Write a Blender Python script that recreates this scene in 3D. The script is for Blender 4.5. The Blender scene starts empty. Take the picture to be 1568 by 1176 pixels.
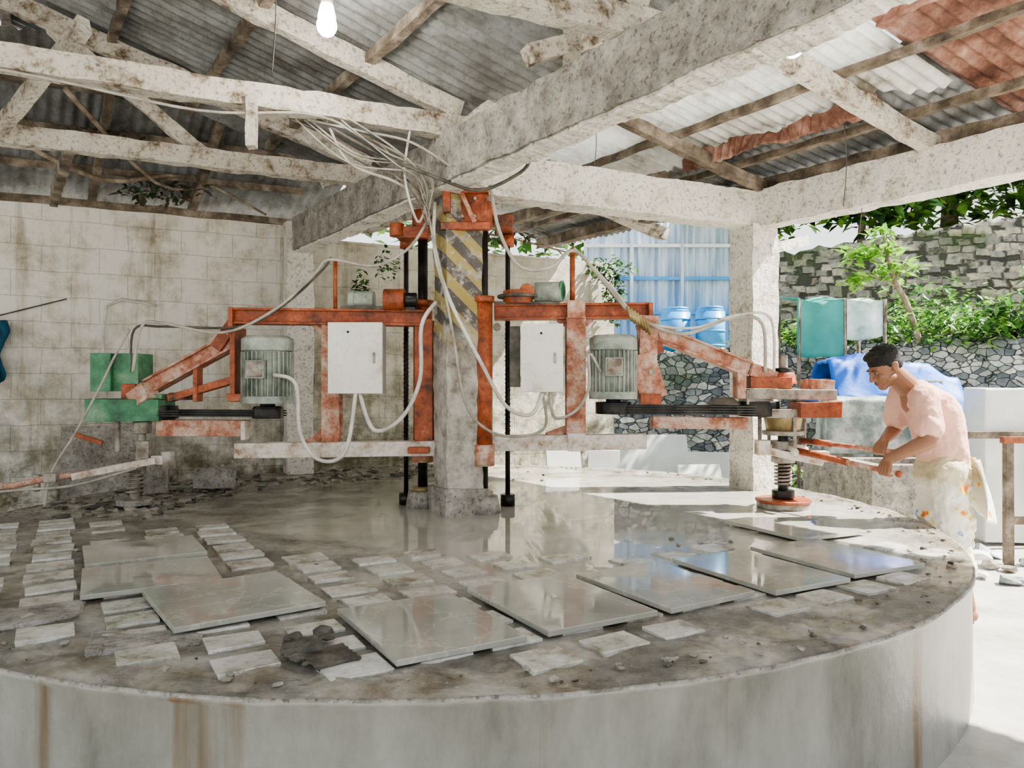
import bpy, bmesh, math, random
from mathutils import Vector, Matrix, noise
random.seed(7)
V=Vector
# ------------------------------------------------------------------ materials
def _nt(name):
    m=bpy.data.materials.new(name); m.use_nodes=True
    nt=m.node_tree; b=nt.nodes['Principled BSDF']; return m,nt,b
def _ramp(nt,stops):
    r=nt.nodes.new('ShaderNodeValToRGB'); e=r.color_ramp.elements
    while len(e)<len(stops): e.new(.5)
    for i,(p,c) in enumerate(stops):
        e[i].position=p; e[i].color=(c[0],c[1],c[2],1) if hasattr(c,'__len__') else (c,c,c,1)
    return r
def _noise(nt,co,scale,detail=8,rough=.6,stretch=None):
    n=nt.nodes.new('ShaderNodeTexNoise'); n.inputs['Scale'].default_value=scale
    n.inputs['Detail'].default_value=detail; n.inputs['Roughness'].default_value=rough
    if stretch:
        mp=nt.nodes.new('ShaderNodeMapping'); mp.inputs['Scale'].default_value=stretch
        nt.links.new(co,mp.inputs[0]); nt.links.new(mp.outputs[0],n.inputs[0])
    else: nt.links.new(co,n.inputs[0])
    return n
def _co(nt):
    return nt.nodes.new('ShaderNodeTexCoord').outputs['Object']
def _mix(nt,fac,a,b,mode='MIX'):
    m=nt.nodes.new('ShaderNodeMix'); m.data_type='RGBA'; m.blend_type=mode
    for inp,v in ((m.inputs[0],fac),(m.inputs[6],a),(m.inputs[7],b)):
        if isinstance(v,(int,float)): inp.default_value=v
        elif isinstance(v,tuple): inp.default_value=(v[0],v[1],v[2],1)
        else: nt.links.new(v,inp)
    return m.outputs[2]
def _bump(nt,b,h,strength,dist=.02):
    bp=nt.nodes.new('ShaderNodeBump'); bp.inputs['Strength'].default_value=strength
    bp.inputs['Distance'].default_value=dist
    nt.links.new(h,bp.inputs['Height']); nt.links.new(bp.outputs[0],b.inputs['Normal'])
def pm(name,stops,scale=3,rough=.7,bump=.3,metal=0,stretch=None,bscale=25,rr=None,dist=.02,speck=0,nd=8,nr=.6):
    m,nt,b=_nt(name); co=_co(nt)
    n=_noise(nt,co,scale,nd,nr,stretch=stretch); r=_ramp(nt,stops)
    nt.links.new(n.outputs[0],r.inputs[0]); col=r.outputs[0]
    if speck:
        ns=_noise(nt,co,38,6,.7); rs=_ramp(nt,[(.36,(1-speck,1-speck*1.05,1-speck*1.1)),(.47,(1,1,1))]); nt.links.new(ns.outputs[0],rs.inputs[0])
        col=_mix(nt,1.0,col,rs.outputs[0],'MULTIPLY')
    nt.links.new(col,b.inputs['Base Color'])
    b.inputs['Roughness'].default_value=rough; b.inputs['Metallic'].default_value=metal
    if rr:
        n3=_noise(nt,co,scale*.7); q=_ramp(nt,[(.35,rr[0]),(.65,rr[1])])
        nt.links.new(n3.outputs[0],q.inputs[0]); nt.links.new(q.outputs[0],b.inputs['Roughness'])
    if bump:
        n2=_noise(nt,co,bscale); _bump(nt,b,n2.outputs[0],bump,dist)
    return m
def leafm(name,c1,c2):
    m,nt,b=_nt(name); co=_co(nt)
    n=_noise(nt,co,5); r=_ramp(nt,[(.35,c1),(.65,c2)]); nt.links.new(n.outputs[0],r.inputs[0])
    nt.links.new(r.outputs[0],b.inputs['Base Color']); b.inputs['Roughness'].default_value=.5
    t=nt.nodes.new('ShaderNodeBsdfTranslucent'); nt.links.new(r.outputs[0],t.inputs[0])
    mx=nt.nodes.new('ShaderNodeMixShader'); mx.inputs[0].default_value=.35
    nt.links.new(b.outputs[0],mx.inputs[1]); nt.links.new(t.outputs[0],mx.inputs[2])
    nt.links.new(mx.outputs[0],nt.nodes['Material Output'].inputs[0]); return m

M_white=pm('whitewashed_concrete',[(.31,(.26,.23,.18)),(.39,(.50,.46,.39)),(.47,(.68,.65,.58)),(.8,(.80,.78,.73))],5,.85,.9,bscale=16,speck=.55,nd=12,nr=.7)
M_grey=pm('aged_concrete',[(.31,(.12,.11,.09)),(.43,(.26,.24,.21)),(.55,(.38,.36,.32)),(.7,(.56,.54,.49))],7,.85,1,bscale=20,speck=.55,nd=12,nr=.72)
M_wood=pm('whitewashed_timber',[(.34,(.12,.085,.05)),(.41,(.38,.32,.25)),(.49,(.62,.57,.49)),(.8,(.76,.73,.66))],7,.85,.9,bscale=34,speck=.5,nd=12,nr=.7)
M_dwood=pm('weathered_timber',[(.3,(.05,.04,.03)),(.5,(.19,.15,.11)),(.7,(.42,.36,.29))],6,.85,.6,bscale=30,speck=.3)
M_zinc=pm('galvanised_sheet',[(.3,(.07,.06,.05)),(.46,(.19,.19,.18)),(.62,(.33,.34,.34)),(.8,(.48,.49,.49))],2.4,.55,.15,.15,nd=12,nr=.7,speck=.25)
M_rust=pm('rusty_sheet',[(.3,(.06,.03,.02)),(.45,(.20,.09,.06)),(.56,(.34,.19,.14)),(.66,(.48,.35,.29)),(.78,(.60,.54,.49))],4.5,.8,.4,nd=12,nr=.7)
M_red=pm('red_oxide_paint',[(.33,(.06,.03,.02)),(.43,(.24,.06,.022)),(.58,(.42,.105,.035)),(.73,(.48,.26,.18))],8,.45,.4,speck=.4,nd=12,nr=.7)
M_pink=pm('faded_red_paint',[(.34,(.20,.07,.04)),(.44,(.42,.16,.09)),(.54,(.54,.34,.25)),(.68,(.66,.57,.49))],8,.6,.3,speck=.4,nd=12,nr=.7)
M_cream=pm('dusty_cream_paint',[(.35,(.26,.14,.085)),(.43,(.54,.44,.35)),(.55,(.72,.67,.60))],8,.6,.3,speck=.3,nd=12,nr=.7)
M_green=pm('green_paint',[(.3,(.03,.09,.05)),(.5,(.07,.24,.12)),(.75,(.28,.40,.28))],6,.5,.2,speck=.2)
M_motor=pm('grey_green_motor_paint',[(.3,(.14,.15,.12)),(.5,(.32,.36,.31)),(.7,(.54,.56,.50))],6,.55,.2,speck=.2)
M_box=pm('enamel_cabinet',[(.25,(.40,.36,.29)),(.4,(.74,.72,.66)),(.8,(.84,.83,.79))],3,.45,.08,speck=.12)
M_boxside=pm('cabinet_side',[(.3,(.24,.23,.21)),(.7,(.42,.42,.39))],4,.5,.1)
M_black=pm('oiled_black_steel',[(.4,(.012,.012,.012)),(.7,(.06,.05,.04))],8,.35,.1,.4)
M_rubber=pm('rubber_belt',[(.4,(.02,.02,.02)),(.7,(.10,.10,.09))],8,.7,.2)
M_steel=pm('dusty_steel',[(.35,(.15,.115,.08)),(.6,(.42,.39,.34)),(.8,(.60,.57,.52))],8,.5,.2,.3,speck=.3)
M_brass=pm('brass_bearing',[(.4,(.22,.16,.07)),(.65,(.45,.36,.18))],8,.45,.2,.5)
M_cable=pm('grey_cable_sheath',[(.35,(.26,.24,.20)),(.65,(.50,.47,.41))],8,.6,.1)
M_hose=pm('white_conduit',[(.35,(.46,.44,.38)),(.65,(.74,.72,.67))],8,.5,.1)
M_dark=pm('dark_cable_sheath',[(.4,(.05,.05,.04)),(.7,(.18,.16,.13))],8,.6,.1)
M_tile=pm('white_marble_offcut',[(.38,(.26,.23,.175)),(.45,(.45,.43,.37)),(.60,(.66,.65,.60))],6,.3,.05,rr=(.08,.35),speck=.2,nd=12,nr=.7)
M_rock=pm('rubble_stone',[(.35,(.17,.15,.115)),(.6,(.38,.355,.30))],9,.7,.6)
M_mud=pm('wet_mud',[(.35,(.035,.032,.026)),(.65,(.15,.14,.115))],12,.22,.9,bscale=22,dist=.03)
M_blue=pm('blue_plastic',[(.3,(.03,.22,.52)),(.7,(.10,.42,.80))],2,.4,.05)
M_tarp=pm('blue_tarp',[(.3,(.01,.09,.45)),(.7,(.02,.18,.70))],2,.5,.4,bscale=6)
M_teal=pm('teal_tarp',[(.3,(.02,.20,.17)),(.7,(.07,.38,.31))],2,.6,.3,bscale=6)
M_ltarp=pm('pale_sheet',[(.3,(.12,.28,.18)),(.46,(.50,.64,.55)),(.7,(.82,.87,.84))],4,.6,.3,bscale=6)
M_block=pm('rough_marble_block',[(.35,(.10,.14,.14)),(.5,(.26,.30,.29)),(.62,(.54,.57,.55))],5,.6,.4,speck=.2)
M_wslab=pm('white_marble_slab',[(.35,(.66,.67,.66)),(.7,(.85,.86,.85))],2,.3,.05)
M_cloth=pm('blue_cloth',[(.35,(.01,.045,.08)),(.7,(.02,.11,.18))],8,.9,.6,bscale=14)
M_skin=pm('skin',[(.35,(.22,.10,.055)),(.7,(.31,.155,.09))],4,.5,.05)
M_shirt=pm('peach_tshirt',[(.35,(.66,.38,.30)),(.7,(.78,.51,.42))],5,.9,.5,bscale=12,dist=.015)
M_hair=pm('black_hair',[(.4,(.004,.004,.003)),(.7,(.014,.012,.010))],30,.6,.8,stretch=(1,1,.3),bscale=80)
M_sclera=pm('eye_white',[(.4,(.40,.37,.33)),(.7,(.5,.47,.43))],4,.3,0)
M_pupil=pm('eye_dark',[(.4,(.01,.01,.01)),(.7,(.02,.015,.01))],4,.2,0)
M_lip=pm('lips',[(.4,(.24,.09,.06)),(.7,(.30,.12,.085))],8,.5,0)
M_trunk=pm('bark',[(.4,(.20,.15,.10)),(.7,(.45,.38,.30))],10,.9,.6)
L1=leafm('leaf_bright',(.14,.34,.05),(.36,.58,.12)); L2=leafm('leaf_mid',(.04,.14,.025),(.15,.31,.07)); L3=leafm('leaf_dark',(.012,.04,.012),(.05,.11,.04))
LF=leafm('flower_orange',(.7,.3,.03),(.85,.5,.08)); LD=leafm('leaf_dead',(.04,.03,.02),(.14,.11,.07))

def mat_slab():
    m,nt,b=_nt('polished_marble'); co=_co(nt)
    oi=nt.nodes.new('ShaderNodeObjectInfo'); ad=nt.nodes.new('ShaderNodeVectorMath'); nt.links.new(co,ad.inputs[0]); nt.links.new(oi.outputs['Location'],ad.inputs[1])
    co=ad.outputs[0]
    n=_noise(nt,co,2,6,.6); r=_ramp(nt,[(.35,(.33,.325,.28)),(.65,(.43,.425,.375))]); nt.links.new(n.outputs[0],r.inputs[0])
    w=_noise(nt,co,3.2,5,.6); v=_ramp(nt,[(.475,(1,1,1)),(.497,(1.0,.99,.97)),(.503,(1.3,1.28,1.22)),(.53,(1,1,1))]); nt.links.new(w.outputs[0],v.inputs[0])
    nt.links.new(_mix(nt,1.0,r.outputs[0],v.outputs[0],'MULTIPLY'),b.inputs['Base Color'])
    n3=_noise(nt,co,4,6); q=_ramp(nt,[(.38,.03),(.62,.14)]); nt.links.new(n3.outputs[0],q.inputs[0]); nt.links.new(q.outputs[0],b.inputs['Roughness'])
    b.inputs['IOR'].default_value=1.75
    return m
M_slab=mat_slab()

def mat_sack():
    m,nt,b=_nt('printed_rice_sack'); co=_co(nt)
    n=_noise(nt,co,9,2); r=_ramp(nt,[(.30,(.75,.16,.05)),(.34,(.88,.62,.08)),(.39,(.78,.75,.64)),(.64,(.80,.78,.70)),(.69,(.16,.28,.62)),(.72,(.80,.78,.68))])
    nt.links.new(n.outputs[0],r.inputs[0])
    s=nt.nodes.new('ShaderNodeSeparateXYZ'); nt.links.new(co,s.inputs[0])
    mr=nt.nodes.new('ShaderNodeMapRange'); mr.inputs[1].default_value=.86; mr.inputs[2].default_value=.80
    nt.links.new(s.outputs[2],mr.inputs[0])
    n2=_noise(nt,co,6); r2=_ramp(nt,[(.35,(.42,.36,.22)),(.65,(.66,.60,.42))]); nt.links.new(n2.outputs[0],r2.inputs[0])
    c=_mix(nt,mr.outputs[0],r2.outputs[0],r.outputs[0]); nt.links.new(c,b.inputs['Base Color'])
    b.inputs['Roughness'].default_value=.7
    _bump(nt,b,_noise(nt,co,12).outputs[0],.6,.02); return m
M_sack=mat_sack()

def mat_column():
    m,nt,b=_nt('column_hazard_paint'); co=_co(nt)
    n=_noise(nt,co,7,12,.7); base=_ramp(nt,[(.32,(.14,.125,.10)),(.43,(.32,.29,.245)),(.58,(.54,.51,.46))]); nt.links.new(n.outputs[0],base.inputs[0])
    s=nt.nodes.new('ShaderNodeSeparateXYZ'); nt.links.new(co,s.inputs[0])
    a=nt.nodes.new('ShaderNodeMath'); a.operation='ADD'; nt.links.new(s.outputs[0],a.inputs[0]); nt.links.new(s.outputs[2],a.inputs[1])
    k=nt.nodes.new('ShaderNodeMath'); k.operation='MULTIPLY'; k.inputs[1].default_value=5.2; nt.links.new(a.outputs[0],k.inputs[0])
    f=nt.nodes.new('ShaderNodeMath'); f.operation='FRACT'; nt.links.new(k.outputs[0],f.inputs[0])
    g=nt.nodes.new('ShaderNodeMath'); g.operation='GREATER_THAN'; g.inputs[1].default_value=.5; nt.links.new(f.outputs[0],g.inputs[0])
    col=_mix(nt,g.outputs[0],(.07,.065,.06),(.36,.28,.08))
    zr=nt.nodes.new('ShaderNodeMapRange'); zr.inputs[1].default_value=1.62; zr.inputs[2].default_value=1.8; nt.links.new(s.outputs[2],zr.inputs[0])
    n2=_noise(nt,co,11,12,.72); w=_ramp(nt,[(.40,0),(.50,.88)]); nt.links.new(n2.outputs[0],w.inputs[0])
    mm=nt.nodes.new('ShaderNodeMath'); mm.operation='MULTIPLY'; nt.links.new(zr.outputs[0],mm.inputs[0]); nt.links.new(w.outputs[0],mm.inputs[1])
    nt.links.new(_mix(nt,mm.outputs[0],base.outputs[0],col),b.inputs['Base Color']); b.inputs['Roughness'].default_value=.8
    _bump(nt,b,_noise(nt,co,20).outputs[0],.9,.02); return m
M_col=mat_column()

def mat_blockwall(name,dirt,tint):
    m,nt,b=_nt(name); co=_co(nt)
    s=nt.nodes.new('ShaderNodeSeparateXYZ'); nt.links.new(co,s.inputs[0])
    c=nt.nodes.new('ShaderNodeCombineXYZ'); nt.links.new(s.outputs[0],c.inputs[0]); nt.links.new(s.outputs[2],c.inputs[1])
    nw=_noise(nt,co,3,3); dd=_mix(nt,.04,c.outputs[0],nw.outputs[1])
    br=nt.nodes.new('ShaderNodeTexBrick'); nt.links.new(dd,br.inputs[0])
    br.inputs['Scale'].default_value=1; br.inputs['Brick Width'].default_value=.42; br.inputs['Row Height'].default_value=.21
    br.inputs['Mortar Size'].default_value=.004; br.inputs['Mortar Smooth'].default_value=.7
    br.inputs['Color1'].default_value=(.80,.775,.73,1); br.inputs['Color2'].default_value=(.81,.79,.745,1); br.inputs['Mortar'].default_value=(.60,.57,.51,1)
    n=_noise(nt,co,2.6,14,.74); r=_ramp(nt,[(.35,(.46,.42,.35)),(.44,(.78,.75,.69)),(.53,(1,1,1))]); nt.links.new(n.outputs[0],r.inputs[0])
    n4=_noise(nt,co,3.4,10,.7,stretch=(1.5,1.5,.15)); r4=_ramp(nt,[(.37,(.60,.56,.48)),(.48,(1,1,1))]); nt.links.new(n4.outputs[0],r4.inputs[0])
    col=_mix(nt,.9,br.outputs[0],r.outputs[0],'MULTIPLY'); col=_mix(nt,.7,col,r4.outputs[0],'MULTIPLY'); col=_mix(nt,1.0,col,tint,'MULTIPLY')
    mr=nt.nodes.new('ShaderNodeMapRange'); mr.inputs[1].default_value=dirt; mr.inputs[2].default_value=.5; nt.links.new(s.outputs[2],mr.inputs[0])
    n2=_noise(nt,co,4,14,.72); r2=_ramp(nt,[(.40,0),(.58,1)]); nt.links.new(n2.outputs[0],r2.inputs[0])
    mm=nt.nodes.new('ShaderNodeMath'); mm.operation='MULTIPLY'; nt.links.new(mr.outputs[0],mm.inputs[0]); nt.links.new(r2.outputs[0],mm.inputs[1])
    nt.links.new(_mix(nt,mm.outputs[0],col,(.13,.125,.07)),b.inputs['Base Color']); b.inputs['Roughness'].default_value=.9
    ad=nt.nodes.new('ShaderNodeMath'); ad.operation='ADD'; nt.links.new(_noise(nt,co,14,12,.7).outputs[0],ad.inputs[0]); nt.links.new(br.outputs[1],ad.inputs[1])
    bp=nt.nodes.new('ShaderNodeBump'); bp.invert=True; bp.inputs['Strength'].default_value=.5; bp.inputs['Distance'].default_value=.02
    nt.links.new(ad.outputs[0],bp.inputs['Height']); nt.links.new(bp.outputs[0],b.inputs['Normal']); return m
M_wallL=mat_blockwall('painted_block_wall',1.7,(1,.99,.96)); M_wallB=mat_blockwall('mossy_block_wall',3.0,(.84,.82,.75))

def mat_stone(name,blocky,scale,cols,moss):
    m,nt,b=_nt(name); co=_co(nt)
    n0=_noise(nt,co,3,4); 
    mp=nt.nodes.new('ShaderNodeMapping'); mp.inputs['Scale'].default_value=(1,1,1.7); nt.links.new(co,mp.inputs[0])
    d=_mix(nt,.16,mp.outputs[0],n0.outputs[1])
    v=nt.nodes.new('ShaderNodeTexVoronoi'); v.inputs['Scale'].default_value=scale; nt.links.new(d,v.inputs[0])
    if blocky: v.distance='CHEBYCHEV'
    v.inputs['Randomness'].default_value=.75 if blocky else 1
    e=nt.nodes.new('ShaderNodeTexVoronoi'); e.inputs['Scale'].default_value=scale; nt.links.new(d,e.inputs[0]); e.inputs['Randomness'].default_value=v.inputs['Randomness'].default_value
    if blocky:
        e.distance='CHEBYCHEV'; er=_ramp(nt,[(.42,1),(.58,0)])
    else:
        e.feature='DISTANCE_TO_EDGE'; er=_ramp(nt,[(.0,.0),(.06,1)])
    nt.links.new(e.outputs['Distance'],er.inputs[0])
    s=nt.nodes.new('ShaderNodeSeparateColor'); nt.links.new(v.outputs['Color'],s.inputs[0])
    r=_ramp(nt,cols); nt.links.new(s.outputs[0],r.inputs[0])
    nf=_noise(nt,co,14,8); rf=_ramp(nt,[(.3,(.45,.45,.45)),(.6,(1,1,1))]); nt.links.new(nf.outputs[0],rf.inputs[0])
    col=_mix(nt,.9,r.outputs[0],rf.outputs[0],'MULTIPLY')
    col=_mix(nt,er.outputs[0],(.055,.055,.045),col)
    n=_noise(nt,co,1.2); g=_ramp(nt,[(.48,0),(.66,moss)]); nt.links.new(n.outputs[0],g.inputs[0])
    nt.links.new(_mix(nt,g.outputs[0],col,(.08,.12,.035)),b.inputs['Base Color']); b.inputs['Roughness'].default_value=.9
    _bump(nt,b,er.outputs[0],1,.06); return m
M_stone=mat_stone('dry_stone_masonry',False,9.5,[(0,(.09,.11,.13)),(.4,(.20,.22,.24)),(.7,(.36,.37,.37)),(1,(.62,.62,.58))],.6)
M_stone2=mat_stone('squared_stone_masonry',True,5.5,[(0,(.24,.23,.20)),(.4,(.36,.34,.30)),(.75,(.50,.46,.38)),(1,(.60,.54,.40))],.8)

def mat_platform():
    m,nt,b=_nt('slurry_covered_platform'); co=_co(nt)
    n=_noise(nt,co,3.6,14,.72); r=_ramp(nt,[(.35,(.10,.08,.05)),(.43,(.20,.17,.125)),(.51,(.31,.285,.235)),(.60,(.42,.40,.35)),(.75,(.52,.505,.455))]); nt.links.new(n.outputs[0],r.inputs[0])
    d=nt.nodes.new('ShaderNodeVectorMath'); d.operation='LENGTH'
    sub=nt.nodes.new('ShaderNodeVectorMath'); sub.operation='SUBTRACT'; sub.inputs[1].default_value=(.45,4.95,.57)
    nt.links.new(co,sub.inputs[0]); nt.links.new(sub.outputs[0],d.inputs[0])
    nd=_noise(nt,co,1.7); ad=nt.nodes.new('ShaderNodeMath'); ad.operation='MULTIPLY_ADD'; ad.inputs[1].default_value=1.8
    nt.links.new(nd.outputs[0],ad.inputs[0]); nt.links.new(d.outputs['Value'],ad.inputs[2])
    w=nt.nodes.new('ShaderNodeMapRange'); w.inputs[1].default_value=2.95; w.inputs[2].default_value=2.5; nt.links.new(ad.outputs[0],w.inputs[0])
    ns=_noise(nt,co,2.2,8,.65); rs=_ramp(nt,[(.35,(.37,.355,.30)),(.6,(.47,.455,.41))]); nt.links.new(ns.outputs[0],rs.inputs[0])
    col=_mix(nt,w.outputs[0],r.outputs[0],rs.outputs[0]); nt.links.new(col,b.inputs['Base Color'])
    n2=_noise(nt,co,3,8,.6); q=_ramp(nt,[(.46,.04),(.58,.36)]); nt.links.new(n2.outputs[0],q.inputs[0])
    q2=_ramp(nt,[(.48,.02),(.64,.14)]); nt.links.new(n2.outputs[0],q2.inputs[0])
    nt.links.new(_mix(nt,w.outputs[0],q.outputs[0],q2.outputs[0]),b.inputs['Roughness']); b.inputs['IOR'].default_value=1.8
    pud=_ramp(nt,[(.46,.1),(.58,1)]); nt.links.new(n2.outputs[0],pud.inputs[0])
    hh=_mix(nt,pud.outputs[0],(.45,.45,.45),_noise(nt,co,15,12,.72).outputs[0])
    h=_mix(nt,w.outputs[0],hh,(.5,.5,.5)); _bump(nt,b,h,1,.05); return m
M_plat=mat_platform()
def mat_drum():
    m,nt,b=_nt('platform_side_render'); co=_co(nt)
    n=_noise(nt,co,3.5,12,.68,stretch=(1,1,.4)); r=_ramp(nt,[(.3,(.15,.145,.12)),(.45,(.235,.23,.20)),(.6,(.30,.295,.26)),(.75,(.37,.365,.33))]); nt.links.new(n.outputs[0],r.inputs[0])
    n2=_noise(nt,co,3.6,6,.5,stretch=(1,1,.04)); g=_ramp(nt,[(.57,0),(.63,.85)]); nt.links.new(n2.outputs[0],g.inputs[0])
    nt.links.new(_mix(nt,g.outputs[0],r.outputs[0],(.13,.075,.025)),b.inputs['Base Color']); b.inputs['Roughness'].default_value=.35
    _bump(nt,b,_noise(nt,co,7).outputs[0],.3,.02); return m
M_drum=mat_drum()
M_ground=pm('wet_concrete_floor',[(.3,(.34,.32,.28)),(.5,(.50,.48,.44)),(.7,(.62,.60,.56))],2.5,.5,.4,bscale=8,rr=(.12,.6),nd=12,nr=.7)
M_soil=pm('terrace_soil',[(.35,(.10,.12,.04)),(.65,(.24,.22,.12))],3,.9,.6)
def mat_bright():
    m,nt,b=_nt('pale_translucent_sheet'); co=_co(nt)
    n=_noise(nt,co,2.4,12,.72); r=_ramp(nt,[(.35,(.24,.21,.16)),(.44,(.52,.52,.48)),(.6,(.76,.78,.76))]); nt.links.new(n.outputs[0],r.inputs[0])
    nt.links.new(r.outputs[0],b.inputs['Base Color']); b.inputs['Roughness'].default_value=.6
    t=nt.nodes.new('ShaderNodeBsdfTranslucent'); nt.links.new(r.outputs[0],t.inputs[0])
    mx=nt.nodes.new('ShaderNodeMixShader'); mx.inputs[0].default_value=.09
    nt.links.new(b.outputs[0],mx.inputs[1]); nt.links.new(t.outputs[0],mx.inputs[2])
    nt.links.new(mx.outputs[0],nt.nodes['Material Output'].inputs[0]); return m
M_bright=mat_bright()
def mat_bluesheet():
    m,nt,b=_nt('blue_white_sheet'); co=_co(nt)
    s=nt.nodes.new('ShaderNodeSeparateXYZ'); nt.links.new(co,s.inputs[0])
    mr=nt.nodes.new('ShaderNodeMapRange'); mr.inputs[1].default_value=2.6; mr.inputs[2].default_value=3.1; nt.links.new(s.outputs[2],mr.inputs[0])
    n=_noise(nt,co,2,stretch=(4,4,.4)); r=_ramp(nt,[(.4,(.13,.33,.66)),(.6,(.42,.62,.86))]); nt.links.new(n.outputs[0],r.inputs[0])
    r2=_ramp(nt,[(.4,(.30,.40,.52)),(.6,(.66,.73,.80))]); nt.links.new(n.outputs[0],r2.inputs[0])
    nt.links.new(_mix(nt,mr.outputs[0],r.outputs[0],r2.outputs[0]),b.inputs['Base Color']); return m
M_bsheet=mat_bluesheet()
def emis(name,c,s):
    m,nt,b=_nt(name); b.inputs['Emission Color'].default_value=(*c,1); b.inputs['Emission Strength'].default_value=s
    b.inputs['Base Color'].default_value=(.9,.9,.9,1); return m
M_bulb=emis('lit_bulb_glass',(1,.98,.92),30)

# ------------------------------------------------------------------ mesh builder (direct vertex lists, fast)
_t=bmesh.new(); bmesh.ops.create_icosphere(_t,subdivisions=1,radius=1); _t.verts.ensure_lookup_table()
ICO_V=[v.co.copy() for v in _t.verts]; ICO_F=[[v.index for v in f.verts] for f in _t.faces]; _t.free()
class MB:
    def __init__(s): s.v=[]; s.f=[]; s.m=[]; s.s=[]; s.mats=[]
    def mi(s,m):
        if m not in s.mats: s.mats.append(m)
        return s.mats.index(m)
    def add(s,vs,fs,m,smooth):
        o=len(s.v); s.v.extend([tuple(v) for v in vs]); i=s.mi(m)
        for k,f in enumerate(fs):
            s.f.append([a+o for a in f]); s.m.append(i); s.s.append(smooth if isinstance(smooth,bool) else smooth[k])
    def box(s,c,d,m,rz=0,R=None,jit=0):
        c=V(c); R=R or Matrix.Rotation(rz,3,'Z'); vs=[]
        for x,y,z in ((-1,-1,-1),(1,-1,-1),(1,1,-1),(-1,1,-1),(-1,-1,1),(1,-1,1),(1,1,1),(-1,1,1)):
            p=c+R@V((x*d[0]/2,y*d[1]/2,z*d[2]/2))
            if jit: p+=V([random.uniform(-jit,jit) for _ in range(3)])
            vs.append(p)
        s.add(vs,[(0,3,2,1),(4,5,6,7),(0,1,5,4),(1,2,6,5),(2,3,7,6),(3,0,4,7)],m,False)
    def beam(s,p,q,w,h,m,seg=1,jit=0,w2=None,h2=None,up=V((0,0,1))):
        p=V(p);q=V(q); d=(q-p).normalized()
        if abs(d.dot(up))>.98: up=V((0,1,0))
        x=d.cross(up).normalized(); z=x.cross(d); w2=w2 or w; h2=h2 or h; vs=[]; fs=[]
        for i in range(seg+1):
            t=i/seg; c=p.lerp(q,t); a=(w+(w2-w)*t)/2; b=(h+(h2-h)*t)/2
            for sx,sz in ((-1,-1),(1,-1),(1,1),(-1,1)):
                co=c+x*a*sx+z*b*sz
                if jit: co+=V((noise.noise(co*5),noise.noise(co*5+V((9,0,0))),noise.noise(co*5+V((0,9,0)))))*jit+V([random.uniform(-1,1)*jit*.35 for _ in range(3)])
                vs.append(co)
        for i in range(seg):
            for k in range(4): fs.append((4*i+k,4*i+(k+1)%4,4*i+4+(k+1)%4,4*i+4+k))
        fs.append((3,2,1,0)); e=4*seg; fs.append((e,e+1,e+2,e+3))
        s.add(vs,fs,m,False)
    def cyl(s,p,q,r,m,r2=None,seg=20,caps=True):
        p=V(p);q=V(q); r2=r if r2 is None else r2; r=max(r,1e-4); r2=max(r2,1e-4)
        R=(q-p).to_track_quat('Z','Y').to_matrix(); cs=[V((math.cos(2*math.pi*k/seg),math.sin(2*math.pi*k/seg),0)) for k in range(seg)]
        vs=[p+R@(c*r) for c in cs]+[q+R@(c*r2) for c in cs]
        fs=[(k,(k+1)%seg,seg+(k+1)%seg,seg+k) for k in range(seg)]+[tuple(range(seg))[::-1],tuple(range(seg,2*seg))]
        s.add(vs,fs,m,[True]*seg+[False]*2)
    def sph(s,c,r,m,R=None,seg=20):
        if not hasattr(r,'__len__'): r=(r,r,r)
        c=V(c); R=R or Matrix.Identity(3); n=max(6,seg*2//3); vs=[c+R@V((0,0,-r[2]))]; fs=[]
        for i in range(1,n):
            ph=-math.pi/2+math.pi*i/n
            for k in range(seg):
                th=2*math.pi*k/seg; vs.append(c+R@V((r[0]*math.cos(ph)*math.cos(th),r[1]*math.cos(ph)*math.sin(th),r[2]*math.sin(ph))))
        vs.append(c+R@V((0,0,r[2]))); L=len(vs)-1
        for k in range(seg): fs.append((0,1+(k+1)%seg,1+k)); fs.append((L,L-seg+k,L-seg+(k+1)%seg))
        for i in range(n-2):
            a=1+i*seg
            for k in range(seg): fs.append((a+k,a+(k+1)%seg,a+seg+(k+1)%seg,a+seg+k))
        s.add(vs,fs,m,True)
    def rock(s,c,r,m,flat=1):
        R=Matrix.Rotation(random.uniform(0,6),3,'Z'); sx,sy,sz=r*random.uniform(.7,1.5),r*random.uniform(.7,1.3),r*random.uniform(.3,.7)*flat
        s.add([V(c)+R@V((v.x*sx,v.y*sy,v.z*sz))+V([random.uniform(-.22,.22)*r for _ in range(3)]) for v in ICO_V],ICO_F,m,False)
    def tube(s,pts,r,m,seg=8,sub=6,r2=None):
        P=[V(p) for p in pts]; out=[]
        if len(P)>2 and sub>1:
            for i in range(len(P)-1):
                a=P[max(i-1,0)];b=P[i];c=P[i+1];d=P[min(i+2,len(P)-1)]
                for k in range(sub):
                    t=k/sub; out.append(.5*((2*b)+(c-a)*t+(2*a-5*b+4*c-d)*t*t+(3*b-a-3*c+d)*t**3))
            out.append(P[-1])
        else: out=P
        vs=[];fs=[]; ref=V((0,0,1))
        for i,c in enumerate(out):
            d=(out[min(i+1,len(out)-1)]-out[max(i-1,0)]).normalized()
            x=d.cross(ref)
            if x.length<.05: x=d.cross(V((1,0,0)))
            x.normalize(); y=x.cross(d).normalized(); ref=y
            rr=r if r2 is None else r+(r2-r)*i/(len(out)-1)
            vs+=[c+(x*math.cos(a)+y*math.sin(a))*rr for a in [2*math.pi*k/seg for k in range(seg)]]
        for i in range(len(out)-1):
            for k in range(seg): fs.append((i*seg+k,i*seg+(k+1)%seg,(i+1)*seg+(k+1)%seg,(i+1)*seg+k))
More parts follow.
